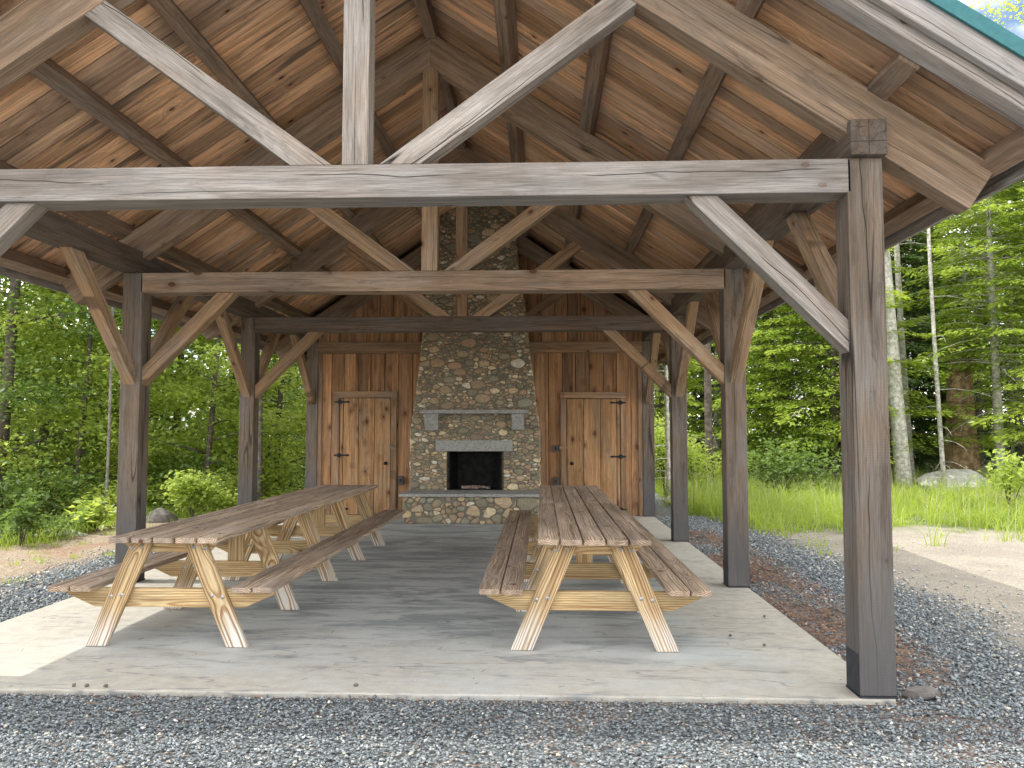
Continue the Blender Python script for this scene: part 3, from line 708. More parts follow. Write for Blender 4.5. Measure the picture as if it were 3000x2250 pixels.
# core of mortar: ring of quads following the profile, inset a little
bb = MB(); ins = .014
for (za, la, ra), (zb, lb, rb) in zip(PROF, PROF[1:]):
    def slab_(xa0, xa1, xb0, xb1, z0, z1):
        V = [(xa0, FY, z0), (xa1, FY, z0), (xa1, YW+.5, z0), (xa0, YW+.5, z0), (xb0, FY, z1), (xb1, FY, z1), (xb1, YW+.5, z1), (xb0, YW+.5, z1)]
        bb.add(V, BOXF)
    if zb <= 1.45:
        slab_(la+ins, FB[0], la+ins, FB[0], 0, FB[3]); slab_(FB[1], ra-ins, FB[1], ra-ins, 0, FB[3]); slab_(FB[0]+.0, FB[1], FB[0], FB[1], 0, .47)
        slab_(la+ins, ra-ins, lb+ins, rb-ins, FB[3], zb)
    else: slab_(la+ins, ra-ins, lb+ins, rb-ins, za, zb)
bb.build('mortar', 'mortar', fp)
for sg, k in ((-1, 1), (1, 2)):
    mb = stones(FY-.005, YW+.03, .02, 5.4, .14, 1.4, lambda u, v: FY-.01 < u < YW+.04, lambda u, v, h, k=k, sg=sg: (prof(v, k)+sg*(h-ins), u, v), seed=9+k, bulge=.022,
                extra=lambda po, u, v: clip(clip(po, -1, 0, -FY), 0, -1, -.01))
    mb.build('side_stonework', 'stone', fp, smooth=True)
# hearth
HX0, HX1, HY = -1.12, 1.065, 8.055
MB().box(HX0+.02, HX1-.02, HY+.005, FY+.05, 0, .43).build('hearth_base', 'mortar', fp)
stones(HX0, HX1, .0, .425, .17, 1.25, lambda u, v: HX0 < u < HX1 and 0 < v < .43, lambda u, v, h: (u, HY+.004-h, v), seed=21, bulge=.028,
       extra=lambda po, u, v: clip(clip(clip(clip(po, -1, 0, -HX0), 1, 0, HX1), 0, -1, -.002), 0, 1, .428)).build('hearth_stonework', 'stone', fp, smooth=True)
for sg, xx in ((-1, HX0+.02), (1, HX1-.02)):
    stones(HY, FY, .0, .425, .16, 1.25, lambda u, v: HY < u < FY and 0 < v < .43, lambda u, v, h, xx=xx, sg=sg: (xx+sg*(h-.002), u, v), seed=22+sg, bulge=.022,
           extra=lambda po, u, v: clip(clip(clip(clip(po, -1, 0, -HY), 1, 0, FY), 0, -1, -.002), 0, 1, .428)).build('hearth_stonework', 'stone', fp, smooth=True)
def rough_slab(name, x0, x1, y0, y1, z0, z1, par=fp, amp=.004, mat='granite', seg=.05):
    random.seed(int(abs(x0*1000)))
    nx = max(2, int((x1-x0)/seg)); 
    pl = [(x0+(x1-x0)*i_/nx, y0+random.uniform(-amp, amp)) for i_ in range(nx+1)]+[(x1, y1), (x0, y1)]
    return MB().prism(pl, z0, z1, 'xy').build(name, mat, par, .006)
rough_slab('hearth_slab', -1.175, -.12, 8.0, FY+.03, .431, .477)
rough_slab('hearth_slab', -.114, 1.10, 8.003, FY+.03, .431, .478)
rough_slab('lintel', -.69, .61, FY-.055, FY+.1, FB[3]+.002, 1.315, amp=.003)
rough_slab('mantel_shelf', -.935, .868, FY-.235, FY+.02, 1.765, 1.828, amp=.003)
for x0, x1, zb in ((-.865, -.640, 1.485), (.598, .808, 1.495)):
    pl = [(FY-.185, 1.764), (FY-.185, 1.70), (FY-.16, zb+.08), (FY-.13, zb), (FY+.02, zb), (FY+.02, 1.764)]
    MB().prism(pl, x0, x1, 'yz').build('corbel', 'granite', fp, .006)
bb = MB()                                 # splayed firebox lining
yb = 9.22
bb.add([(FB[0]+.004, FY-.01, .478), (-.36, yb, .478), (-.36, yb, 1.2), (FB[0]+.004, FY-.01, 1.128)], [(0, 1, 2, 3), (3, 2, 1, 0)])
bb.build('firebox_side', 'brick', fp)
MB().add([(FB[1]-.004, FY-.01, .478), (.31, yb, .478), (.31, yb, 1.2), (FB[1]-.004, FY-.01, 1.128)], [(0, 1, 2, 3)]).build('firebox_side', 'brick', fp)
MB().box(FB[0], FB[1], yb, yb+.02, .45, 1.3).box(FB[0], FB[1], FY+.1, yb, 1.13, 1.15).build('firebox_back', 'soot', fp)
MB().box(FB[0]+.005, FB[1]-.005, FY+.03, yb, .46, .481).build('firebox_floor', 'soot', fp)
random.seed(4)
for (x, y, a_, ln, r_, lab) in ((-.12, 8.98, .15, .30, .030, 'pale half-burnt log lying in front in the firebox'), (.10, 9.06, -.5, .26, .026, 'charred log lying askew to the right in the firebox'), (-.02, 9.12, .5, .34, .028, 'charred log at the back of the firebox')):
    pts = [(x+(t-.5)*ln*math.cos(a_), y+(t-.5)*ln*math.sin(a_)*.5, .482+r_+.006*math.sin(t*5)) for t in (0, .25, .5, .75, 1)]
    tag(MB().tube(pts, [r_*random.uniform(.85, 1.1) for _ in pts], 9).build('log', 'char', org=(x, y, .482)), lab, 'log')

# ------------------------------------------------------------ picnic tables
def make_table(cx, label):
    t = thing('picnic_table', (cx, 3.4, 0), label, 'picnic table', 'long picnic tables on the slab')
    Y0, Y1, YJ = .775, 6.02, 3.44
    def plank(nm, x0, x1, z0, z1, ya, yb, k):
        ya += random.uniform(-.008, .008); rr = .02
        pl = [(x0, ya+rr), (x0+rr*.3, ya+rr*.3), (x0+rr, ya), (x1-rr, ya), (x1-rr*.3, ya+rr*.3), (x1, ya+rr), (x1, yb), (x0, yb)]
        MB().prism(pl, z0, z1, 'xy', (0, 1, 0), pith=(random.uniform(-.03, .03), random.choice((-1, 1))*random.uniform(.035, .07))).build(nm, 'table_top', t, .005)
    zt = .753
    for k in range(5):
        x0 = cx-.3775+k*.1535
        plank('top_plank', x0, x0+.1405, zt-.038, zt+random.uniform(0, .002), Y0, YJ-.002, k); plank('top_plank', x0, x0+.1405, zt-.038, zt+random.uniform(0, .002), YJ+.003, Y1, k)
    for sg in (-1, 1):
        for k in range(2):
            x0 = cx+sg*.625-.145+k*.150
            plank('seat_plank', x0, x0+.1405, .392, .430, Y0-.02, YJ-.03, k); plank('seat_plank', x0, x0+.1405, .392, .430, YJ-.025, Y1-.03, k)
    for fi, yf in enumerate((.87, 2.0, 3.24, 4.48, 5.63)):
        fr = fi < 4; ya, yb = yf, yf+.038
        for sg in (-1, 1):
            xf, xt = cx+sg*.491, cx+sg*.185; hw = .0745
            pl = [(xf-hw, .003), (xf+hw, .003), (xt+hw, zt-.040), (xt-hw, zt-.040)]
            lg = MB().prism(pl, ya, yb, 'xz', (xt-xf, 0, zt), pith=(random.uniform(-.015, .015), random.choice((-1, 1))*random.uniform(.03, .055)), len0=(xf, ya, 0)).build('leg', 'table_leg', t, .004)
            for zz in (.672, .342):
                xc = xf+(xt-xf)*zz/zt
                for d_ in (-.037, .037):
                    bt = MB(); V = []; n_ = 10
                    for r_, q_ in ((.0135, .0), (.0135, .004), (.009, .008), (.003, .0095)):
                        V += [(xc+d_+r_*math.cos(j*math.tau/n_), ya-q_, zz+r_*math.sin(j*math.tau/n_)+(.01 if d_*sg < 0 else 0)) for j in range(n_)]
                    F = [(i_*n_+j, (i_+1)*n_+j, (i_+1)*n_+(j+1) % n_, i_*n_+(j+1) % n_) for i_ in range(3) for j in range(n_)]+[tuple(3*n_+j for j in range(n_))]
                    bt.add(V, F); bt.build('bolt', 'bolt', lg, smooth=True)
        # crossbeam, with clipped ends
        pl = [(cx-.728, .391), (cx-.728, .352), (cx-.525, .262), (cx+.525, .262), (cx+.728, .352), (cx+.728, .391)]
        MB().prism(pl, yb+.001, yb+.039, 'xz', (1, 0, 0), pith=(random.uniform(-.02, .02), .05)).build('crossbeam', 'table_beam', t, .004)
        pl = [(cx-.325, .7145), (cx-.325, .695), (cx-.27, .640), (cx+.27, .640), (cx+.325, .695), (cx+.325, .7145)]
        MB().prism(pl, yb+.001, yb+.039, 'xz', (1, 0, 0), pith=(.03, .04)).build('cleat', 'table_beam', t, .004)
        if fi in (1, 3):
            MB().box(cx-.067, cx+.067, yb+.0405, yb+.078, .262, .7145, (0, 0, 1), pith=(0, .05)).build('centre_brace', 'table_beam', t, .004)
    return t
random.seed(21); make_table(-1.475, 'long brown-topped picnic table on the left, its near end in sun')
random.seed(35); make_table(1.447, 'long brown-topped picnic table on the right, wholly in shade')

# ------------------------------------------------------------ gravel, needles, grass
def vnoise(x, y, f, seed):
    r_ = np.random.default_rng(seed); G = r_.random((64, 64)); x = x*f+100; y = y*f+100
    i, j = np.floor(x).astype(int), np.floor(y).astype(int); fx, fy = x-i, y-j; fx = fx*fx*(3-2*fx); fy = fy*fy*(3-2*fy)
    g_ = lambda a_, b_: G[a_ % 64, b_ % 64]
    return (g_(i, j)*(1-fx)+g_(i+1, j)*fx)*(1-fy)+(g_(i, j+1)*(1-fx)+g_(i+1, j+1)*fx)*fy
def gravel_w(x, y):
    w1 = (vnoise(x, y, .8, 1)-.5)*1.0+(vnoise(x, y, 2.5, 2)-.5)*.5
    xx = x+w1*.5; yy = y+w1
    jit = rng.normal(0, .16, np.shape(x)); side = (xx+jit > -4.3) & (xx+jit < 4.55); fr = (yy+jit*2 < .8) & (np.abs(xx) < 6.5)
    inside = (x > -3.10) & (x < 3.055) & (y > -.022)
    need = (x > 3.05) & (x < 3.62+w1*.3) & (y > .3) & (y < 7) & (vnoise(x, y, 1.3, 5)+.25*vnoise(x, y, 7, 15) > .5)
    sparse = vnoise(x, y, 1.0, 6)
    return np.where(inside, 0, np.where(side | fr, np.where(need, .35, np.where(sparse > .72, .55, 1)), .03))
def chips(n_, x0, x1, y0, y1, smin, smax):
    x = rng.uniform(x0, x1, n_); y = rng.uniform(y0, y1, n_); k = rng.random(n_) < gravel_w(x, y)
    k &= ~((x > -3.11) & (x < 3.065) & (y > -.03))
    x, y = x[k], y[k]; n_ = len(x)
    base = np.array([[-1, -1, -1], [1, -1, -1], [1, 1, -1], [-1, 1, -1], [-1, -1, 1], [1, -1, 1], [1, 1, 1], [-1, 1, 1]], float)
    T = base[None]*rng.uniform(.45, 1, (n_, 8, 3)); sz = rng.uniform(smin, smax, (n_, 1, 1))*np.where(rng.random((n_, 1, 1)) < .04, 1.5, 1)
    T = T*sz*np.array([1, .66, .36])[None, None]
    az = rng.uniform(0, 6.28, n_); t1 = rng.normal(0, .35, n_); t2 = rng.normal(0, .35, n_)
    ca, sa = np.cos(az), np.sin(az); c1, s1 = np.cos(t1), np.sin(t1); c2, s2_ = np.cos(t2), np.sin(t2); o_ = np.ones(n_); z_ = np.zeros(n_)
    Rz = np.stack([np.stack([ca, -sa, z_], -1), np.stack([sa, ca, z_], -1), np.stack([z_, z_, o_], -1)], 1)
    Rx = np.stack([np.stack([o_, z_, z_], -1), np.stack([z_, c1, -s1], -1), np.stack([z_, s1, c1], -1)], 1)
    Ry = np.stack([np.stack([c2, z_, s2_], -1), np.stack([z_, o_, z_], -1), np.stack([-s2_, z_, c2], -1)], 1)
    Q = Rz @ Rx @ Ry; T = np.einsum('nij,nkj->nki', Q, T)
    zc = hz(x, y)+rng.uniform(.001, .022, n_)*np.where(np.abs(x) < 3.2, .9, 1)
    T = T+np.stack([x, y, zc], -1)[:, None]
    bf = np.array([(0, 3, 2, 1), (4, 5, 6, 7), (0, 1, 5, 4), (1, 2, 6, 5), (2, 3, 7, 6), (3, 0, 4, 7)])
    F = (bf[None]+(np.arange(n_)*8)[:, None, None]).reshape(-1, 4)
    rn = rng.random(n_); rn = np.where(rn > .94, .90+rng.random(n_)*.10, rn*.88); rn = np.where((gravel_w(x, y) < .05), .7+.3*rng.random(n_), rn)
    return T.reshape(-1, 3), F, np.repeat(rn, 8)
Vs, Fs, Ks, off = [], [], [], 0
for a_ in ((50000, -3.3, 5.0, -1.9, .02, .0052, .0115), (6000, -6, -3.3, -1.9, .5, .009, .016), (20000, 3.0, 6.0, -.2, 3.4, .008, .0155), (16000, 3.0, 5.2, 3.4, 9.5, .010, .019),
           (13000, -4.8, -3.05, .4, 5.0, .009, .017), (7000, -4.8, -3.05, 5, 11, .011, .02), (5000, -4, 6, -4.2, -1.9, .01, .018), (4500, 4.5, 9, .5, 7, .008, .016), (3500, -8, -4.3, 0, 8, .008, .02)):
    v, f_, k_ = chips(*a_); Vs.append(v); Fs.append(f_+off); Ks.append(k_); off += len(v)
gr = mk('gravel', np.concatenate(Vs), np.concatenate(Fs), 'chip', rnd=np.concatenate(Ks)); tag(gr, kind='stuff')

def slivers(n_, xr, yr, wfun, ln, wd, zof=.012, tilt=.2):
    x = rng.uniform(*xr, n_); y = rng.uniform(*yr, n_); k = rng.random(n_) < wfun(x, y); x, y = x[k], y[k]; n_ = len(x)
    a_ = rng.uniform(0, 6.28, n_); l_ = rng.uniform(*ln, n_); dx, dy = np.cos(a_)*l_/2, np.sin(a_)*l_/2; px, py = -np.sin(a_)*wd, np.cos(a_)*wd
    z = hz(x, y)+zof+rng.uniform(0, .012, n_); tz = rng.normal(0, tilt, n_)*l_/2
    V = np.stack([np.stack([x-dx-px, y-dy-py, z-tz], -1), np.stack([x+dx-px, y+dy-py, z+tz], -1), np.stack([x+dx+px, y+dy+py, z+tz+wd], -1), np.stack([x-dx+px, y-dy+py, z-tz+wd], -1)], 1)
    return V.reshape(-1, 3), np.arange(4*n_).reshape(-1, 4)
def wneed(x, y):
    a_ = (x > 3.06) & (x < 3.75) & (y > .1) & (y < 7.2); lip = (np.abs(x) < 3.1) & (y > -.10) & (y < -.02)
    b_ = (x < -4.2); n1 = vnoise(x, y, 1.0, 6); slab_in = (x > -3.1) & (x < 3.055) & (y > -.02)
    return np.where(slab_in, 0, np.where(a_, vnoise(x, y, 1.3, 5), np.where(lip, .9, np.where(b_, .5*(vnoise(x, y, .9, 8) > .45), .35*(n1 > .6)))))
v1, f1 = slivers(26000, (-3.3, 5), (-1.9, 7.5), wneed, (.03, .09), .0009)
v2, f2 = slivers(9000, (-8, -3.1), (-.5, 9), wneed, (.04, .11), .0012)
v3, f3 = slivers(13000, (3.05, 3.9), (.5, 7.5), lambda x, y: np.clip((vnoise(x, y, 1.3, 5)+.5*vnoise(x, y, 5, 15)-.55)*3, 0, 1)*np.clip((3.85-x)/.4, 0, 1)*.9, (.03, .10), .0014, .016, .25)
v4, f4 = slivers(420, (-3.0, 3.0), (.02, 7.5), lambda x, y: np.full(np.shape(x), 1.), (.012, .06), .0013, .034, .02)
sl_ = mk('slab_litter', v4, f4, 'litter'); tag(sl_, kind='stuff')
nd = mk('pine_needles', np.concatenate([v1, v2, v3]), np.concatenate([f1, f2+len(v1), f3+len(v1)+len(v2)]), 'needle'); tag(nd, kind='stuff')

def blades(px, py, h, wd, lean, rn, seg=3):
    n_ = len(px); a_ = rng.uniform(0, 6.28, n_); la = rng.uniform(0, 6.28, n_); z0 = hz(px, py)-.01; V = []
    for i in range(seg+1):
        t = i/seg; q = lean*t**2*h; w_ = wd*(1-t)**.7
        cx_ = px+np.cos(la)*q; cy_ = py+np.sin(la)*q; cz = z0+h*t*(1-.25*lean*t)
        V.append(np.stack([cx_-np.cos(a_)*w_, cy_-np.sin(a_)*w_, cz], -1)); V.append(np.stack([cx_+np.cos(a_)*w_, cy_+np.sin(a_)*w_, cz], -1))
    V = np.stack(V, 1); base = (np.arange(n_)*(2*seg+2))[:, None, None]
    f0 = np.array([[2*i, 2*i+1, 2*i+3, 2*i+2] for i in range(seg)])
    return V.reshape(-1, 3), (base+f0[None]).reshape(-1, 4), np.repeat(rn, 2*seg+2)
def grass_w(x, y):
    w1 = (vnoise(x, y, .7, 11)-.5)*1.9+(vnoise(x, y, 2.3, 19)-.5)*1.3
    edge = 6.2+np.clip((x-5.6), 0, 2)*.7-np.clip(x-7.6, 0, 3)*.8
    a_ = (y+w1 > edge) & (x+w1*.25 > 4.25-.45*np.clip((y-7)/3, 0, 1)) & (y < 21)
    c_ = vnoise(x, y, 1.4, 12)
    ed = np.clip((y+w1-edge)/2.2, 0, 1)
    tuft = (y > edge-1.0) & (x > 4.3) & (y < 12)
    return np.where(~a_ & tuft, .05, 0)+np.where(a_, (.12+.88*ed)*(.2+.8*(c_ > .42-.2*ed)), 0)
pv, pf, pk, off = [], [], [], 0
def addb(t):
    global off
    pv.append(t[0]); pf.append(t[1]+off); pk.append(t[2]); off += len(t[0])
cx_ = rng.uniform(3.6, 18, 9000); cy_ = rng.uniform(5, 20, 9000); kk = (rng.random(9000) < grass_w(cx_, cy_)) & ~((np.abs(cx_-10.2) < 1.3) & (cy_ > 11.8) & (cy_ < 14.9) & (rng.random(9000) < .75)); cx_, cy_ = cx_[kk], cy_[kk]
nb = 11; px = np.repeat(cx_, nb)+rng.normal(0, .09, len(cx_)*nb); py = np.repeat(cy_, nb)+rng.normal(0, .09, len(cx_)*nb)
ch = np.repeat(rng.uniform(.12, .70, len(cx_))*(.45+1.0*vnoise(cx_, cy_, 1.4, 12)), nb); rn = np.clip(np.repeat(vnoise(cx_, cy_, .9, 13)*.6+.6*(rng.random(len(cx_))-.35), nb)+rng.normal(0, .2, len(px)), 0, 1)
addb(blades(px, py, ch*rng.uniform(.5, 1.1, len(px)), .0045+.0004*py, rng.uniform(.1, 1.3, len(px)), rn))
gs = mk('grass', np.concatenate(pv), np.concatenate(pf), 'grass', rnd=np.concatenate(pk)); tag(gs, kind='stuff')
pv, pf, pk, off = [], [], [], 0
k = rng.random(len(cx_)) < .4
addb(blades(cx_[k], cy_[k], rng.uniform(.45, .85, k.sum()), .004, rng.uniform(.0, .25, k.sum()), rng.random(k.sum()), 4))
sv = mk('tall_grass_stems', pv[0], pf[0], 'straw', rnd=pk[0]); tag(sv, kind='stuff')
# weeds on the left clearing
pv, pf, pk, off = [], [], [], 0
wx = rng.uniform(-7.5, -3.9, 60); wy = rng.uniform(2, 9, 60); kk = bank(wx, wy) < .1; wx, wy = wx[kk], wy[kk]
px = np.repeat(wx, 26)+rng.normal(0, .05, len(wx)*26); py = np.repeat(wy, 26)+rng.normal(0, .05, len(wx)*26)
addb(blades(px, py, rng.uniform(.03, .12, len(px)), .004, rng.uniform(.2, 1, len(px)), rng.random(len(px))))
ex = rng.uniform(-9, -3.6, 5000); ey = rng.uniform(0, 12, 5000); bk = bank(ex, ey); kk = (bk > -.15) & (bk < 1.3); ex, ey = ex[kk], ey[kk]
px = np.repeat(ex, 7)+rng.normal(0, .08, len(ex)*7); py = np.repeat(ey, 7)+rng.normal(0, .08, len(ex)*7)
addb(blades(px, py, rng.uniform(.1, .36, len(px)), .006, rng.uniform(.2, 1, len(px)), rng.random(len(px))*.35))
wd_ = mk('weeds', np.concatenate(pv), np.concatenate(pf), 'grass', rnd=np.concatenate(pk)); tag(wd_, kind='stuff')

# ------------------------------------------------------------ rocks
def rock(x, y, sx, sy, sz, seed, mat, name, label, sink=.25, z=None, rz=0, rough=.22):
    r_ = random.Random(seed); V = []; F = []; nu, nv = 20, 12; ca, sa = math.cos(rz), math.sin(rz)
    ph = [(r_.uniform(-1, 1), r_.uniform(-1, 1), r_.uniform(-1, 1), r_.uniform(.6, .95)) for _ in range(11)]
    z0 = float(hz(x, y)) if z is None else z
    for i in range(nv+1):
        for j in range(nu):
            th = math.pi*i/nv; a_ = math.tau*j/nu; d = Vector((math.sin(th)*math.cos(a_), math.sin(th)*math.sin(a_), math.cos(th))); k = 1.0
            for q_ in ph:
                n_ = Vector(q_[:3]).normalized(); c = d.dot(n_)
                if c > 0: k = min(k, q_[3]/max(c, .3))
            k *= 1+r_.uniform(-.02, .02)*rough*4
            px_, py_, pz_ = d.x*sx*k, d.y*sy*k, d.z*sz*k
            V.append((x+px_*ca-py_*sa, y+px_*sa+py_*ca, z0+pz_+sz*(1-2*sink)))
    for i in range(nv):
        for j in range(nu): F.append((i*nu+j, (i+1)*nu+j, (i+1)*nu+(j+1) % nu, i*nu+(j+1) % nu))
    o = MB().add(V, F).build(name, mat, org=(x, y, z0)); tag(o, label, 'rock' if 'rock' in name else 'boulder'); return o
rock(10.75, 14.2, 1.0, .6, .38, 3, 'boulder', 'boulder', 'large pale grey boulder in the tall grass beneath the right-hand trees', sink=.18)
rock(3.23, .12, .115, .07, .045, 12, 'rock', 'rock', 'dark angular rock beside the foot of the front right post', sink=.2, rough=.1)
rock(4.0, 11.9, .38, .3, .17, 5, 'boulder', 'boulder', 'small rounded tan boulder at the gravel edge between the far right posts', sink=.3)
rock(4.75, 12.6, .8, .4, .18, 8, 'boulder', 'boulder', 'low flat pale boulder beside the grass behind the third right post', sink=.35)
rock(-5.25, 8.5, .33, .25, .2, 6, 'rock', 'boulder', 'grey boulder left of the bright green shrub', sink=.25, z=-.1)  # darker rock colour stands in for the shade on it
rock(-5.85, 6.75, .42, .25, .09, 15, 'boulder', 'boulder', 'low pale stone at the edge of the left clearing behind the second post', sink=.3, z=-.07)
random.seed(9)
for (x, y, l) in ((-1.98+.37, .035, 'dark pebble on the front slab edge, leftmost of three'), (-1.53, .03, 'dark pebble on the front slab edge, middle of three'), (-1.42, .03, 'dark pebble on the front slab edge, rightmost of three'), (.02, .10, 'lone dark pebble on the slab edge in front of the gap between the tables'),
                  (2.86, 1.9, 'dark pebble on the slab edge near the second right post'), (2.45, 1.3, 'dark pebble on the slab beside the right bench'), (2.62, 1.05, 'dark pebble on the slab between right bench and front post')):
    o = rock(x, y, .016, .011, .010, int(x*77+y*13), 'rock', 'rock', l, sink=0, z=0.0, rz=random.random()*3); o['category'] = 'pebble'; o.name = 'pebble'
bb = MB(); pts = [(3.62, -.62, -.02), (3.75, -.60, -.012), (3.92, -.61, -.016), (4.1, -.585, -.02)]
tag(bb.tube(pts, [.012, .026, .022, .012], 7).build('wood_scrap', 'log', org=(3.85, -.6, -.03)), 'short weathered piece of wood lying on the gravel at far right', 'wood scrap')
bb = MB(); pts = [(9.4, 11.3, .12), (11, 11.5, .14), (13, 11.6, .16), (16, 12.0, .16)]
tag(bb.tube(pts, [.11, .12, .11, .08], 10).build('fallen_log', 'log', org=(11, 11.5, 0)), 'weathered fallen log lying in the grass at the far right', 'log')

# ------------------------------------------------------------ trees
class Leaves:
    def __init__(s): s.P = []; s.N = []; s.D = []; s.S = []; s.K = []
    def add(s, P, D, Nn, S, K): s.P.append(P); s.D.append(D); s.N.append(Nn); s.S.append(S); s.K.append(K)
    def mesh(s, name, mat, parent, asp=.55, fold=.18):
        P = np.concatenate(s.P); D = np.concatenate(s.D); Nn = np.concatenate(s.N); S = np.concatenate(s.S)[:, None]; K = np.concatenate(s.K)
        D = D/np.linalg.norm(D, axis=1, keepdims=True); B = np.cross(Nn, D); B /= np.linalg.norm(B, axis=1, keepdims=True)+1e-9; N2 = np.cross(D, B)
        a_ = P; t = P+D*S; l = P+D*S*.42+B*S*asp*.5+N2*S*fold; r_ = P+D*S*.42-B*S*asp*.5+N2*S*fold
        V = np.stack([a_, l, t, r_], 1).reshape(-1, 3); F = np.arange(len(V)).reshape(-1, 4)
        F = np.concatenate([F[:, [0, 2, 1]], F[:, [0, 3, 2]]])
        return mk(name, V, F, mat, parent, rnd=np.repeat(K, 4))
def rv(n_): 
    v = rng.normal(size=(n_, 3)); return v/np.linalg.norm(v, axis=1, keepdims=True)
def trunk_mb(mb, h, r0, lean=(0, 0), wob=.1, n=9, seg=9, top=.25, z0=-.3):
    pts = []; rad = []; a0 = random.uniform(0, 6)
    for i in range(seg+1):
        t = i/seg; pts.append((lean[0]*t*h+wob*math.sin(a0+t*4), lean[1]*t*h+wob*math.cos(a0+t*3.3), z0+t*(h-z0))); rad.append(r0*(1-t*(1-top))*(1.25 if i == 0 else 1))
    mb.tube(pts, rad, n); return pts
def finish_tree(root, mb, bark, lf, leafmat, twigs=None, **k):
    o = mb.build('trunk', bark, root, smooth=True)
    if lf and lf.P: lf.mesh('crown', leafmat, root, **k)
    if twigs: twigs.build('dead_branches', 'twig', root)
def broad(root, h=11, r0=.10, n_l=15000, z_lo=1.5, spread=2.6, leaf=.10, bark='bark_dark', leafmat='leaf_maple', lean=(0, 0), dens=26):
    mb = MB(); lf = Leaves(); pts = trunk_mb(mb, h, r0, lean, .15)
    nb = dens; per = n_l//(nb*7)
    for b_ in range(nb):
        t = (z_lo/h)+(1-z_lo/h)*(b_+random.random()*.8)/nb; i = min(int(t*9), 8); f = t*9-i
        p0 = Vector(pts[i]).lerp(Vector(pts[min(i+1, 9)]), min(f, 1)); az = b_*2.4+random.uniform(-.5, .5)
        ln = spread*(1-.55*t)*random.uniform(.55, 1.15); up = random.uniform(.1, .55)+t*.3
        bp = [p0]; d = Vector((math.cos(az), math.sin(az), up)).normalized()
        for k in range(4):
            d = (d+Vector((random.uniform(-.2, .2), random.uniform(-.2, .2), random.uniform(-.16, .04)))).normalized(); bp.append(bp[-1]+d*ln/4)
        mb.tube(bp, [r0*.35*(1-t*.6), r0*.27*(1-t*.6), r0*.18, r0*.1, r0*.04], 5)
        for c_ in range(7):                       # flat layered leaf clusters along the outer branch
            q_ = random.uniform(.3, 1.05); k = min(int(q_*4), 3); cpt = bp[k].lerp(bp[k+1], q_*4-k) if q_ < 1 else bp[4]
            cpt = cpt+Vector((random.gauss(0, .22), random.gauss(0, .22), random.gauss(0, .12)))*(spread/2.4)
            sx = random.uniform(.2, .5)*(spread/2.4); m_ = int(per*random.uniform(.5, 1.5))
            P = np.array(cpt)+rng.normal(size=(m_, 3))*np.array([sx, sx, sx*.33]); Nn = np.array([0, 0, 1.])+rng.normal(size=(m_, 3))*.45
            D = rv(m_)*np.array([1, 1, .35])+np.array([0, 0, -.25]); kk = random.random()
            lf.add(P, D, Nn, rng.uniform(.6, 1.25, m_)*leaf, np.clip(kk*.6+rng.random(m_)*.4, 0, 1))
    finish_tree(root, mb, bark, lf, leafmat, asp=.8)
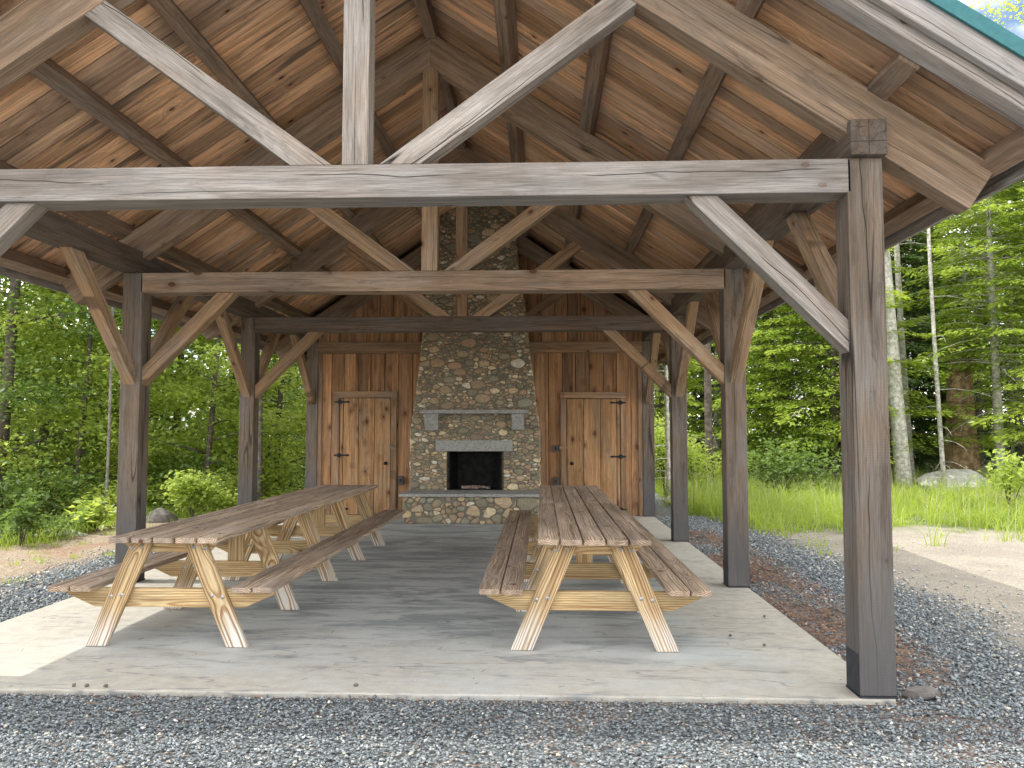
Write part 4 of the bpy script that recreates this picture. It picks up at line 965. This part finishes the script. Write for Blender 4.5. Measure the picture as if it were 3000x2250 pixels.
def conifer(root, h=14, r0=.12, z_lo=2.5, spread=2.3, n_w=34, leafmat='leaf_hemlock', bark='bark_dark', dead=0, lean=(0, 0), spray=.13, dens=1.0, droop=.25, per=6):
    mb = MB(); lf = Leaves(); tw = mb; pts = trunk_mb(mb, h, r0, lean, .05, top=.12)
    def at(t): i = min(int(t*9), 8); return Vector(pts[i]).lerp(Vector(pts[i+1]), t*9-i)
    for w_ in range(n_w):
        t = z_lo/h+(1-z_lo/h)*(w_/n_w)**.95
        for b_ in range(per):
            az = w_*1.1+b_*math.tau/per+random.uniform(-.35, .35); ln = spread*(1-t)**.75*random.uniform(.55, 1.15)+.15; p = at(min(t+random.uniform(-.01, .01), .999))
            bp = [p]; d = Vector((math.cos(az), math.sin(az), random.uniform(.0, .3)))
            for k in range(4): d = Vector((d.x, d.y, d.z-droop*.45)); bp.append(bp[-1]+d.normalized()*ln/4)
            mb.tube(bp, [r0*.14, r0*.10, r0*.07, r0*.04, r0*.02], 4)
            m_ = int(ln*60*dens); 
            if m_ < 3: continue
            q_ = rng.uniform(.12, 1.0, m_); idx_ = np.minimum((q_*4).astype(int), 3); BP = np.array([tuple(x) for x in bp]); fr = (q_*4-idx_)[:, None]
            base = BP[idx_]*(1-fr)+BP[idx_+1]*fr; side = np.array([-d.y, d.x, 0]); sg = np.where(rng.random(m_) < .5, -1, 1)[:, None]
            off_ = rng.uniform(0, 1, m_)[:, None]*(.38*ln*(1.05-q_)[:, None]+.06)
            fw = np.array([d.x, d.y, 0]); P = base+side*sg*off_+fw*off_*.55+rng.normal(size=(m_, 3))*.025; P[:, 2] -= off_[:, 0]*.28+rng.uniform(0, .05, m_)
            D = side*sg*rng.uniform(.3, 1, (m_, 1))+fw*.8+np.array([0, 0, -.28])+rng.normal(size=(m_, 3))*.18; Nn = np.array([0, 0, 1.])+rng.normal(size=(m_, 3))*.3
            kk = random.random(); lf.add(P, D, Nn, rng.uniform(.6, 1.3, m_)*spray, np.clip(kk*.45+q_*.4+rng.random(m_)*.2, 0, 1))
    for k in range(dead):
        t = random.uniform(.05, max(.12, z_lo/h*1.25)); p = at(t); az = random.uniform(0, 6.28); d = Vector((math.cos(az), math.sin(az), random.uniform(-.1, .3))); ln = random.uniform(.6, 1.9); bp = [p]
        for j in range(5): d = d+Vector((random.uniform(-.2, .2), random.uniform(-.2, .2), -.13)); bp.append(bp[-1]+d.normalized()*ln/5)
        tw.tube(bp, [.013, .010, .008, .006, .004, .002], 4)
        for j in (1, 2, 3, 4):
            for sgn in (-1, 1):
                e_ = d.normalized().cross(Vector((0, 0, 1)))*sgn*random.uniform(.5, 1)+d.normalized()*.7+Vector((0, 0, random.uniform(-.5, .1))); tw.tube([bp[j], bp[j]+e_*.18, bp[j]+e_*.34+Vector((0, 0, -.05))], [.005, .003, .0015], 3)
    finish_tree(root, mb, bark, lf, leafmat, asp=.42, fold=.05)
def copy_tree(src, loc, rz, sc, name, label, cat='tree', group=None):
    r_ = src.copy(); C.objects.link(r_); r_.location = loc; r_.rotation_euler = (0, 0, rz); r_.scale = (sc, sc, sc); r_.name = name
    for ch_ in src.children: c_ = ch_.copy(); C.objects.link(c_); c_.parent = r_
    tag(r_, label, cat, group); return r_
def W2(px, d, dz=0):      # picture column (0-3000) at horizontal distance d -> ground point
    u = (px-1500)/2308.2; yaw = .0371; fx_, fy_ = -math.sin(yaw), math.cos(yaw); x = 1.094+d*fx_+d*u*math.cos(yaw); y = -4.519+d*fy_+d*u*math.sin(yaw)
    return (x, y, float(hz(x, y))+dz)
def E0(name, loc, label, group=None, cat='tree'):
    e_ = bpy.data.objects.new(name, None); C.objects.link(e_); e_.location = (0, 0, 0); tag(e_, label, cat, group)
    return e_
def place(e_, loc, rz=0): e_.location = loc; e_.rotation_euler = (0, 0, rz); return e_
random.seed(101)
GL = 'broadleaf trees left of the pavilion'; GR = 'trees right of the pavilion'
# prototypes (each is also the tree it is placed as)
A = E0('maple_tree', 0, 'leafy green maple directly behind the second left post', GL); broad(A, 11, .09, 19000, 1.2, 2.9, .105); place(A, W2(400, 17))
B = E0('maple_tree', 0, 'bright leafy maple between the second and third left posts', GL); broad(B, 8.5, .07, 17000, .7, 2.3, .10); place(B, W2(610, 16))
Dk = E0('beech_tree', 0, 'darker green tree at the left picture edge with a grey trunk', GL); broad(Dk, 13, .13, 19000, 1.0, 3.3, .105, 'bark_dark', 'leaf_dark'); place(Dk, W2(5, 15))
Hm = E0('hemlock_tree', 0, 'tall yellow-green hemlock with a grey trunk at the far right', GR); conifer(Hm, 11, .12, 3.3, 3.0, 32, dead=36, bark='bark_grey', dens=1.5); place(Hm, W2(2922, 18.5), .3)
H2 = E0('hemlock_tree', 0, 'yellow-green hemlock with low branches right behind the front right post', GR); conifer(H2, 11, .10, 1.6, 3.2, 36, dead=14, dens=1.6); place(H2, W2(2440, 19.5), 1)
Sp = E0('spruce_tree', 0, 'dark spruce standing deep in the woods behind the right grass', GR); conifer(Sp, 13.5, .16, .6, 2.9, 44, 'leaf_spruce', dead=0, dens=1.6, per=7); place(Sp, W2(2760, 26))
left = [(B, 235, 15.5, 1.0, 'maple_tree', 'light green maple left of the second post, near the clearing edge'),
        (Dk, 150, 19, 1.0, 'beech_tree', 'dark leafy tree just right of the picture-edge trunk'),
        (A, 40, 20, 1.05, 'maple_tree', 'broad maple filling the upper left edge under the eave'),
        (B, 770, 20.5, 1.25, 'maple_tree', 'bright maple framed by the third left post and the store'),
        (A, 830, 19, 1.0, 'maple_tree', 'maple showing beside the corner of the store on the left'),
        (Dk, 520, 21, .95, 'beech_tree', 'dark tree behind the bright maple between the left posts'),
        (A, 300, 24, 1.1, 'maple_tree', 'distant maple seen left of the second post through leaves'),
        (Dk, 690, 24, 1.05, 'beech_tree', 'distant dark tree seen beside the third left post'),
        (B, -120, 17, 1.2, 'maple_tree', 'maple whose right side enters at the left picture edge'),
        (Sp, 800, 28, .9, 'spruce_tree', 'dark spruce deep in the woods beside the store')]
right = [(Sp, 2250, 24, .95, 'spruce_tree', 'dark spruce seen between the second and front right posts'),
         (Sp, 2520, 27, 1.0, 'spruce_tree', 'dark spruce hidden behind the front right post'),
         (Sp, 2620, 23, .9, 'spruce_tree', 'dark spruce just right of the thick pale trunk'),
         (Sp, 2960, 25, 1.05, 'spruce_tree', 'dark spruce behind the far right hemlock'),
         (Sp, 2060, 26, .95, 'spruce_tree', 'dark spruce seen between the third and second right posts'),
         (Sp, 1940, 27, .95, 'spruce_tree', 'dark spruce seen past the store corner on the right'),
         (Sp, 2390, 30, 1.05, 'spruce_tree', 'distant dark spruce above the right meadow'),
         (H2, 2690, 24.5, .95, 'hemlock_tree', 'yellow-green hemlock between the pale trunk and the broken snag'),
         (H2, 2270, 20, .72, 'hemlock_tree', 'young yellow-green hemlock between the two nearest right posts'),
         (Hm, 2840, 23, .95, 'hemlock_tree', 'hemlock rising behind the broken snag'),
         (H2, 1935, 22, .7, 'hemlock_tree', 'small hemlock beside the far right post of the store'),
         (H2, 3120, 18, 1.0, 'hemlock_tree', 'hemlock whose branches reach in from the right picture edge'),
         (Hm, 2100, 24, .9, 'hemlock_tree', 'tall hemlock behind the second right post')]
# sources were placed already; copies take shared meshes
for i, (src, px_, d, sc, nm, lab) in enumerate(left+right):
    copy_tree(src, W2(px_, d), 1.3*i+.4, sc*random.uniform(.97, 1.05), nm, lab, group=GL if i < len(left) else GR)
# bare trunks on the right
def pole(px_, d, r0, h, lean, bark, label, name='tree_trunk', twigs=0, cat='tree'):
    e_ = E0(name, 0, label, cat=cat); mb = MB(); pts = trunk_mb(mb, h, r0, lean, .04, n=12, top=.55); 
    if twigs:
        tw = mb
        for k in range(twigs):
            t = random.uniform(.06, .8); i = min(int(t*9), 8); p = Vector(pts[i]).lerp(Vector(pts[i+1]), t*9-i); az = random.uniform(0, 6.28); d_ = Vector((math.cos(az), math.sin(az), .2)); bp = [p]
            for j in range(4): d_ = d_+Vector((random.uniform(-.2, .2), random.uniform(-.2, .2), -.16)); bp.append(bp[-1]+d_.normalized()*random.uniform(.2, .4))
            tw.tube(bp, [.012, .009, .006, .004, .002], 4)
    mb.build('trunk', bark, e_, smooth=True)
    place(e_, W2(px_, d)); return e_
pole(2640, 18.5, .185, 10, (-.045, 0), 'bark_grey', 'thick pale grey trunk just right of the front right post')
pole(2668, 20.5, .095, 10, (-.035, 0), 'bark_grey', 'slim pale trunk touching the right side of the thick pale trunk', twigs=8)
pole(2757, 18, .055, 9, (-.02, 0), 'bark_grey', 'very thin pale trunk left of the broken snag', twigs=14)
pole(2082, 19, .10, 9, (-.01, 0), 'bark_dark', 'dark slender trunk seen between the second and third right posts', twigs=10)
pole(310, 14, .028, 9, (.015, 0), 'bark_mid', 'thin pale sapling stem left of the second left post')
pole(770, 16, .08, 8, (-.01, 0), 'bark_mid', 'grey trunk showing between the third left post and the store')
pole(1958, 17, .05, 8, (0, 0), 'bark_grey', 'slim pale trunk beside the store corner on the right', twigs=22)
# broken snag
e_ = E0('snag', 0, 'broken rotting brown tree stump standing behind the grass at right', cat='dead tree'); V = []; F = []; n_ = 16; rows = 14; hh = 3.55
random.seed(77)
for i in range(rows+1):
    t = i/rows
    for j in range(n_):
        a_ = math.tau*j/n_; r_ = (.36+.16*(1-t)**3)*(1-.25*t)*(1+.09*math.sin(3*a_+t*2)+.05*math.sin(7*a_)); zt = t*hh
        if i >= rows-2: zt += (i-rows+3)*.16*(math.sin(a_*2+1)+.7*math.sin(5*a_))*.6; r_ *= .93
        V.append((r_*math.cos(a_)-.05*t, r_*math.sin(a_), zt-.2))
for i in range(rows):
    for j in range(n_): F.append((i*n_+j, i*n_+(j+1) % n_, (i+1)*n_+(j+1) % n_, (i+1)*n_+j))
F.append(tuple(rows*n_+j for j in range(n_)))
MB().add(V, F, (0, 0, 1)).build('trunk', 'bark_snag', e_, smooth=True)
sp_ = MB(); 
for (x, y, z0, z1, w_) in ((.22, -.12, 3.0, 3.95, .05), (-.3, -.1, 2.2, 2.8, .045), (-.33, -.18, .2, 2.0, .06)):
    sp_.add([(x-w_, y, z0), (x+w_, y, z0), (x+w_*.7, y+.05, z0), (x-w_*.7, y+.05, z0), (x+.05, y, z1), (x+.06, y, z1), (x+.06, y+.01, z1), (x+.05, y+.01, z1)], BOXF, (0, 0, 1))
sp_.build('splinter', 'bark_snag', e_); place(e_, W2(2818, 19.5))

# shrubs and saplings
def shrub(name, label, px_, d, h, wd, n_, leaf=.07, mat='leaf_shrub', cat='shrub', stems=9):
    e_ = E0(name, 0, label, cat=cat); mb = MB(); lf = Leaves()
    for k in range(stems):
        az = random.uniform(0, 6.28); rr = random.uniform(.1, 1)*wd/2; tip = Vector((rr*math.cos(az), rr*math.sin(az), h*random.uniform(.55, 1)*(1-.35*rr/(wd/2)))); bp = [Vector((0, 0, -.05)), tip*.35+Vector((0, 0, .1*h)), tip*.7+Vector((0, 0, .08*h)), tip]
        mb.tube(bp, [.011, .008, .005, .002], 4)
        for q_ in (.45, .6, .75, .88, 1):
            i = min(int(q_*3), 2); c_ = bp[i].lerp(bp[i+1], q_*3-i); m_ = max(3, n_//(stems*5)); P = np.array(c_)+rng.normal(size=(m_, 3))*np.array([.11, .11, .07])*(wd/.9)
            kk = random.random(); lf.add(P, rv(m_)*np.array([1, 1, .5])+np.array([0, 0, -.1]), np.array([0, 0, 1.])+rng.normal(size=(m_, 3))*.5, rng.uniform(.6, 1.2, m_)*leaf, np.clip(kk*.5+rng.random(m_)*.5, 0, 1))
    mb.build('stems', 'bark_dark', e_); lf.mesh('foliage', mat, e_, asp=.62); place(e_, W2(px_, d)); return e_
random.seed(55)
shrub('shrub', 'bright green leafy shrub at the clearing edge between the left posts', 575, 13.0, .86, 1.0, 1900, .085)
shrub('shrub', 'low pale green shrub right of the bright one, beside the third left post', 665, 13.4, .55, .7, 900, .06)
shrub('sapling', 'small sapling with drooping leaves at the lower left edge', 75, 10.6, .75, .5, 320, .10, 'leaf_dark', 'sapling', 4)
shrub('sapling', 'low maple seedling with wide leaves just left of the second left post', 290, 12, .5, .8, 260, .15, 'leaf_maple', 'sapling', 6)
shrub('sapling', 'low leafy seedling at the clearing edge in the lower left', 175, 11.3, .32, .9, 260, .09, 'leaf_dark', 'sapling', 6)
shrub('sapling', 'low green seedling at the left picture edge on the bank', 10, 10.9, .42, .9, 420, .09, 'leaf_dark', 'sapling', 7)
shrub('sapling', 'yellow-green sapling with whorled leaves beside the large boulder', 2945, 14.0, 1.35, 1.1, 380, .12, 'leaf_shrub', 'sapling', 7)
shrub('shrub', 'leafy green maple bush between the second and front right posts', 2290, 17, 1.5, 2.4, 1300, .12, 'leaf_dark', stems=14)  # dark leaf colour paints in the shade this bush stands in
shrub('shrub', 'bright green bush beside the store corner on the right', 1945, 18, 2.2, 1.3, 1900, .10, 'leaf_shrub', stems=13)
shrub('shrub', 'green bush in the grass behind the third right post', 2030, 17.5, 1.5, 1.4, 900, .10, 'leaf_maple', stems=9)
shrub('shrub', 'dark leafy bush on the bank left of the second left post', 150, 14.2, 1.9, 2.2, 1500, .12, 'leaf_dark', stems=16)
shrub('shrub', 'dark leafy bush on the bank behind the bright shrub', 560, 16.0, 2.0, 2.6, 2300, .12, 'leaf_dark', stems=16)
shrub('shrub', 'leafy bush beside the store behind the left table', 745, 16.5, 1.9, 1.8, 2000, .10, 'leaf_maple', stems=12)
# far woods: reads as one mass
lf = Leaves(); n_ = 90000
th = rng.uniform(-1.25, 1.25, n_); dd_ = rng.uniform(29, 48, n_)
x = 1+dd_*np.sin(th); y = -4.5+dd_*np.cos(th); topz = 9+5*vnoise(th*20, dd_*.1, 1, 30)+4*vnoise(th*60, dd_*.1, 1, 31); topz = np.where(th < -.1, topz*.36, topz*.8)
z = -2.5+rng.random(n_)**1.15*(topz+2.5)
keep = vnoise(th*45, z*.8, 1, 33)+np.where(z < 2.0, .6, 0) > .33
P = np.stack([x, y, z], -1)[keep]; m_ = len(P)
lf.add(P, rv(m_), np.array([0, 0, 1.])+rng.normal(size=(m_, 3))*.7, rng.uniform(.22, .5, m_), np.clip(vnoise(P[:, 0]*.5, P[:, 2]*.5, 1, 34), 0, 1))
fw_ = lf.mesh('far_woods', 'leaf_dark', None, asp=.7); tag(fw_, kind='stuff')
mbt = MB()
for k in range(90):
    th_ = random.uniform(-1.2, 1.2); d_ = random.uniform(24, 40); xx, yy = 1+d_*math.sin(th_), -4.5+d_*math.cos(th_); r_ = random.uniform(.06, .18)
    mbt.tube([(xx, yy, -2.5), (xx+random.uniform(-.2, .2), yy, 4), (xx+random.uniform(-.4, .4), yy, 7)], [r_, r_*.8, r_*.5], 6)
tag(mbt.build('far_tree_trunks', 'bark_dark', smooth=True), kind='stuff')
# leafy branch tips high at the top right corner
br = E0('birch_tree', 0, 'tree behind the far right eave whose leafy tips show against the sky'); random.seed(5); broad(br, 17.5, .12, 9000, 12.2, 3.0, .10, 'bark_grey', 'leaf_maple'); place(br, W2(3230, 19))
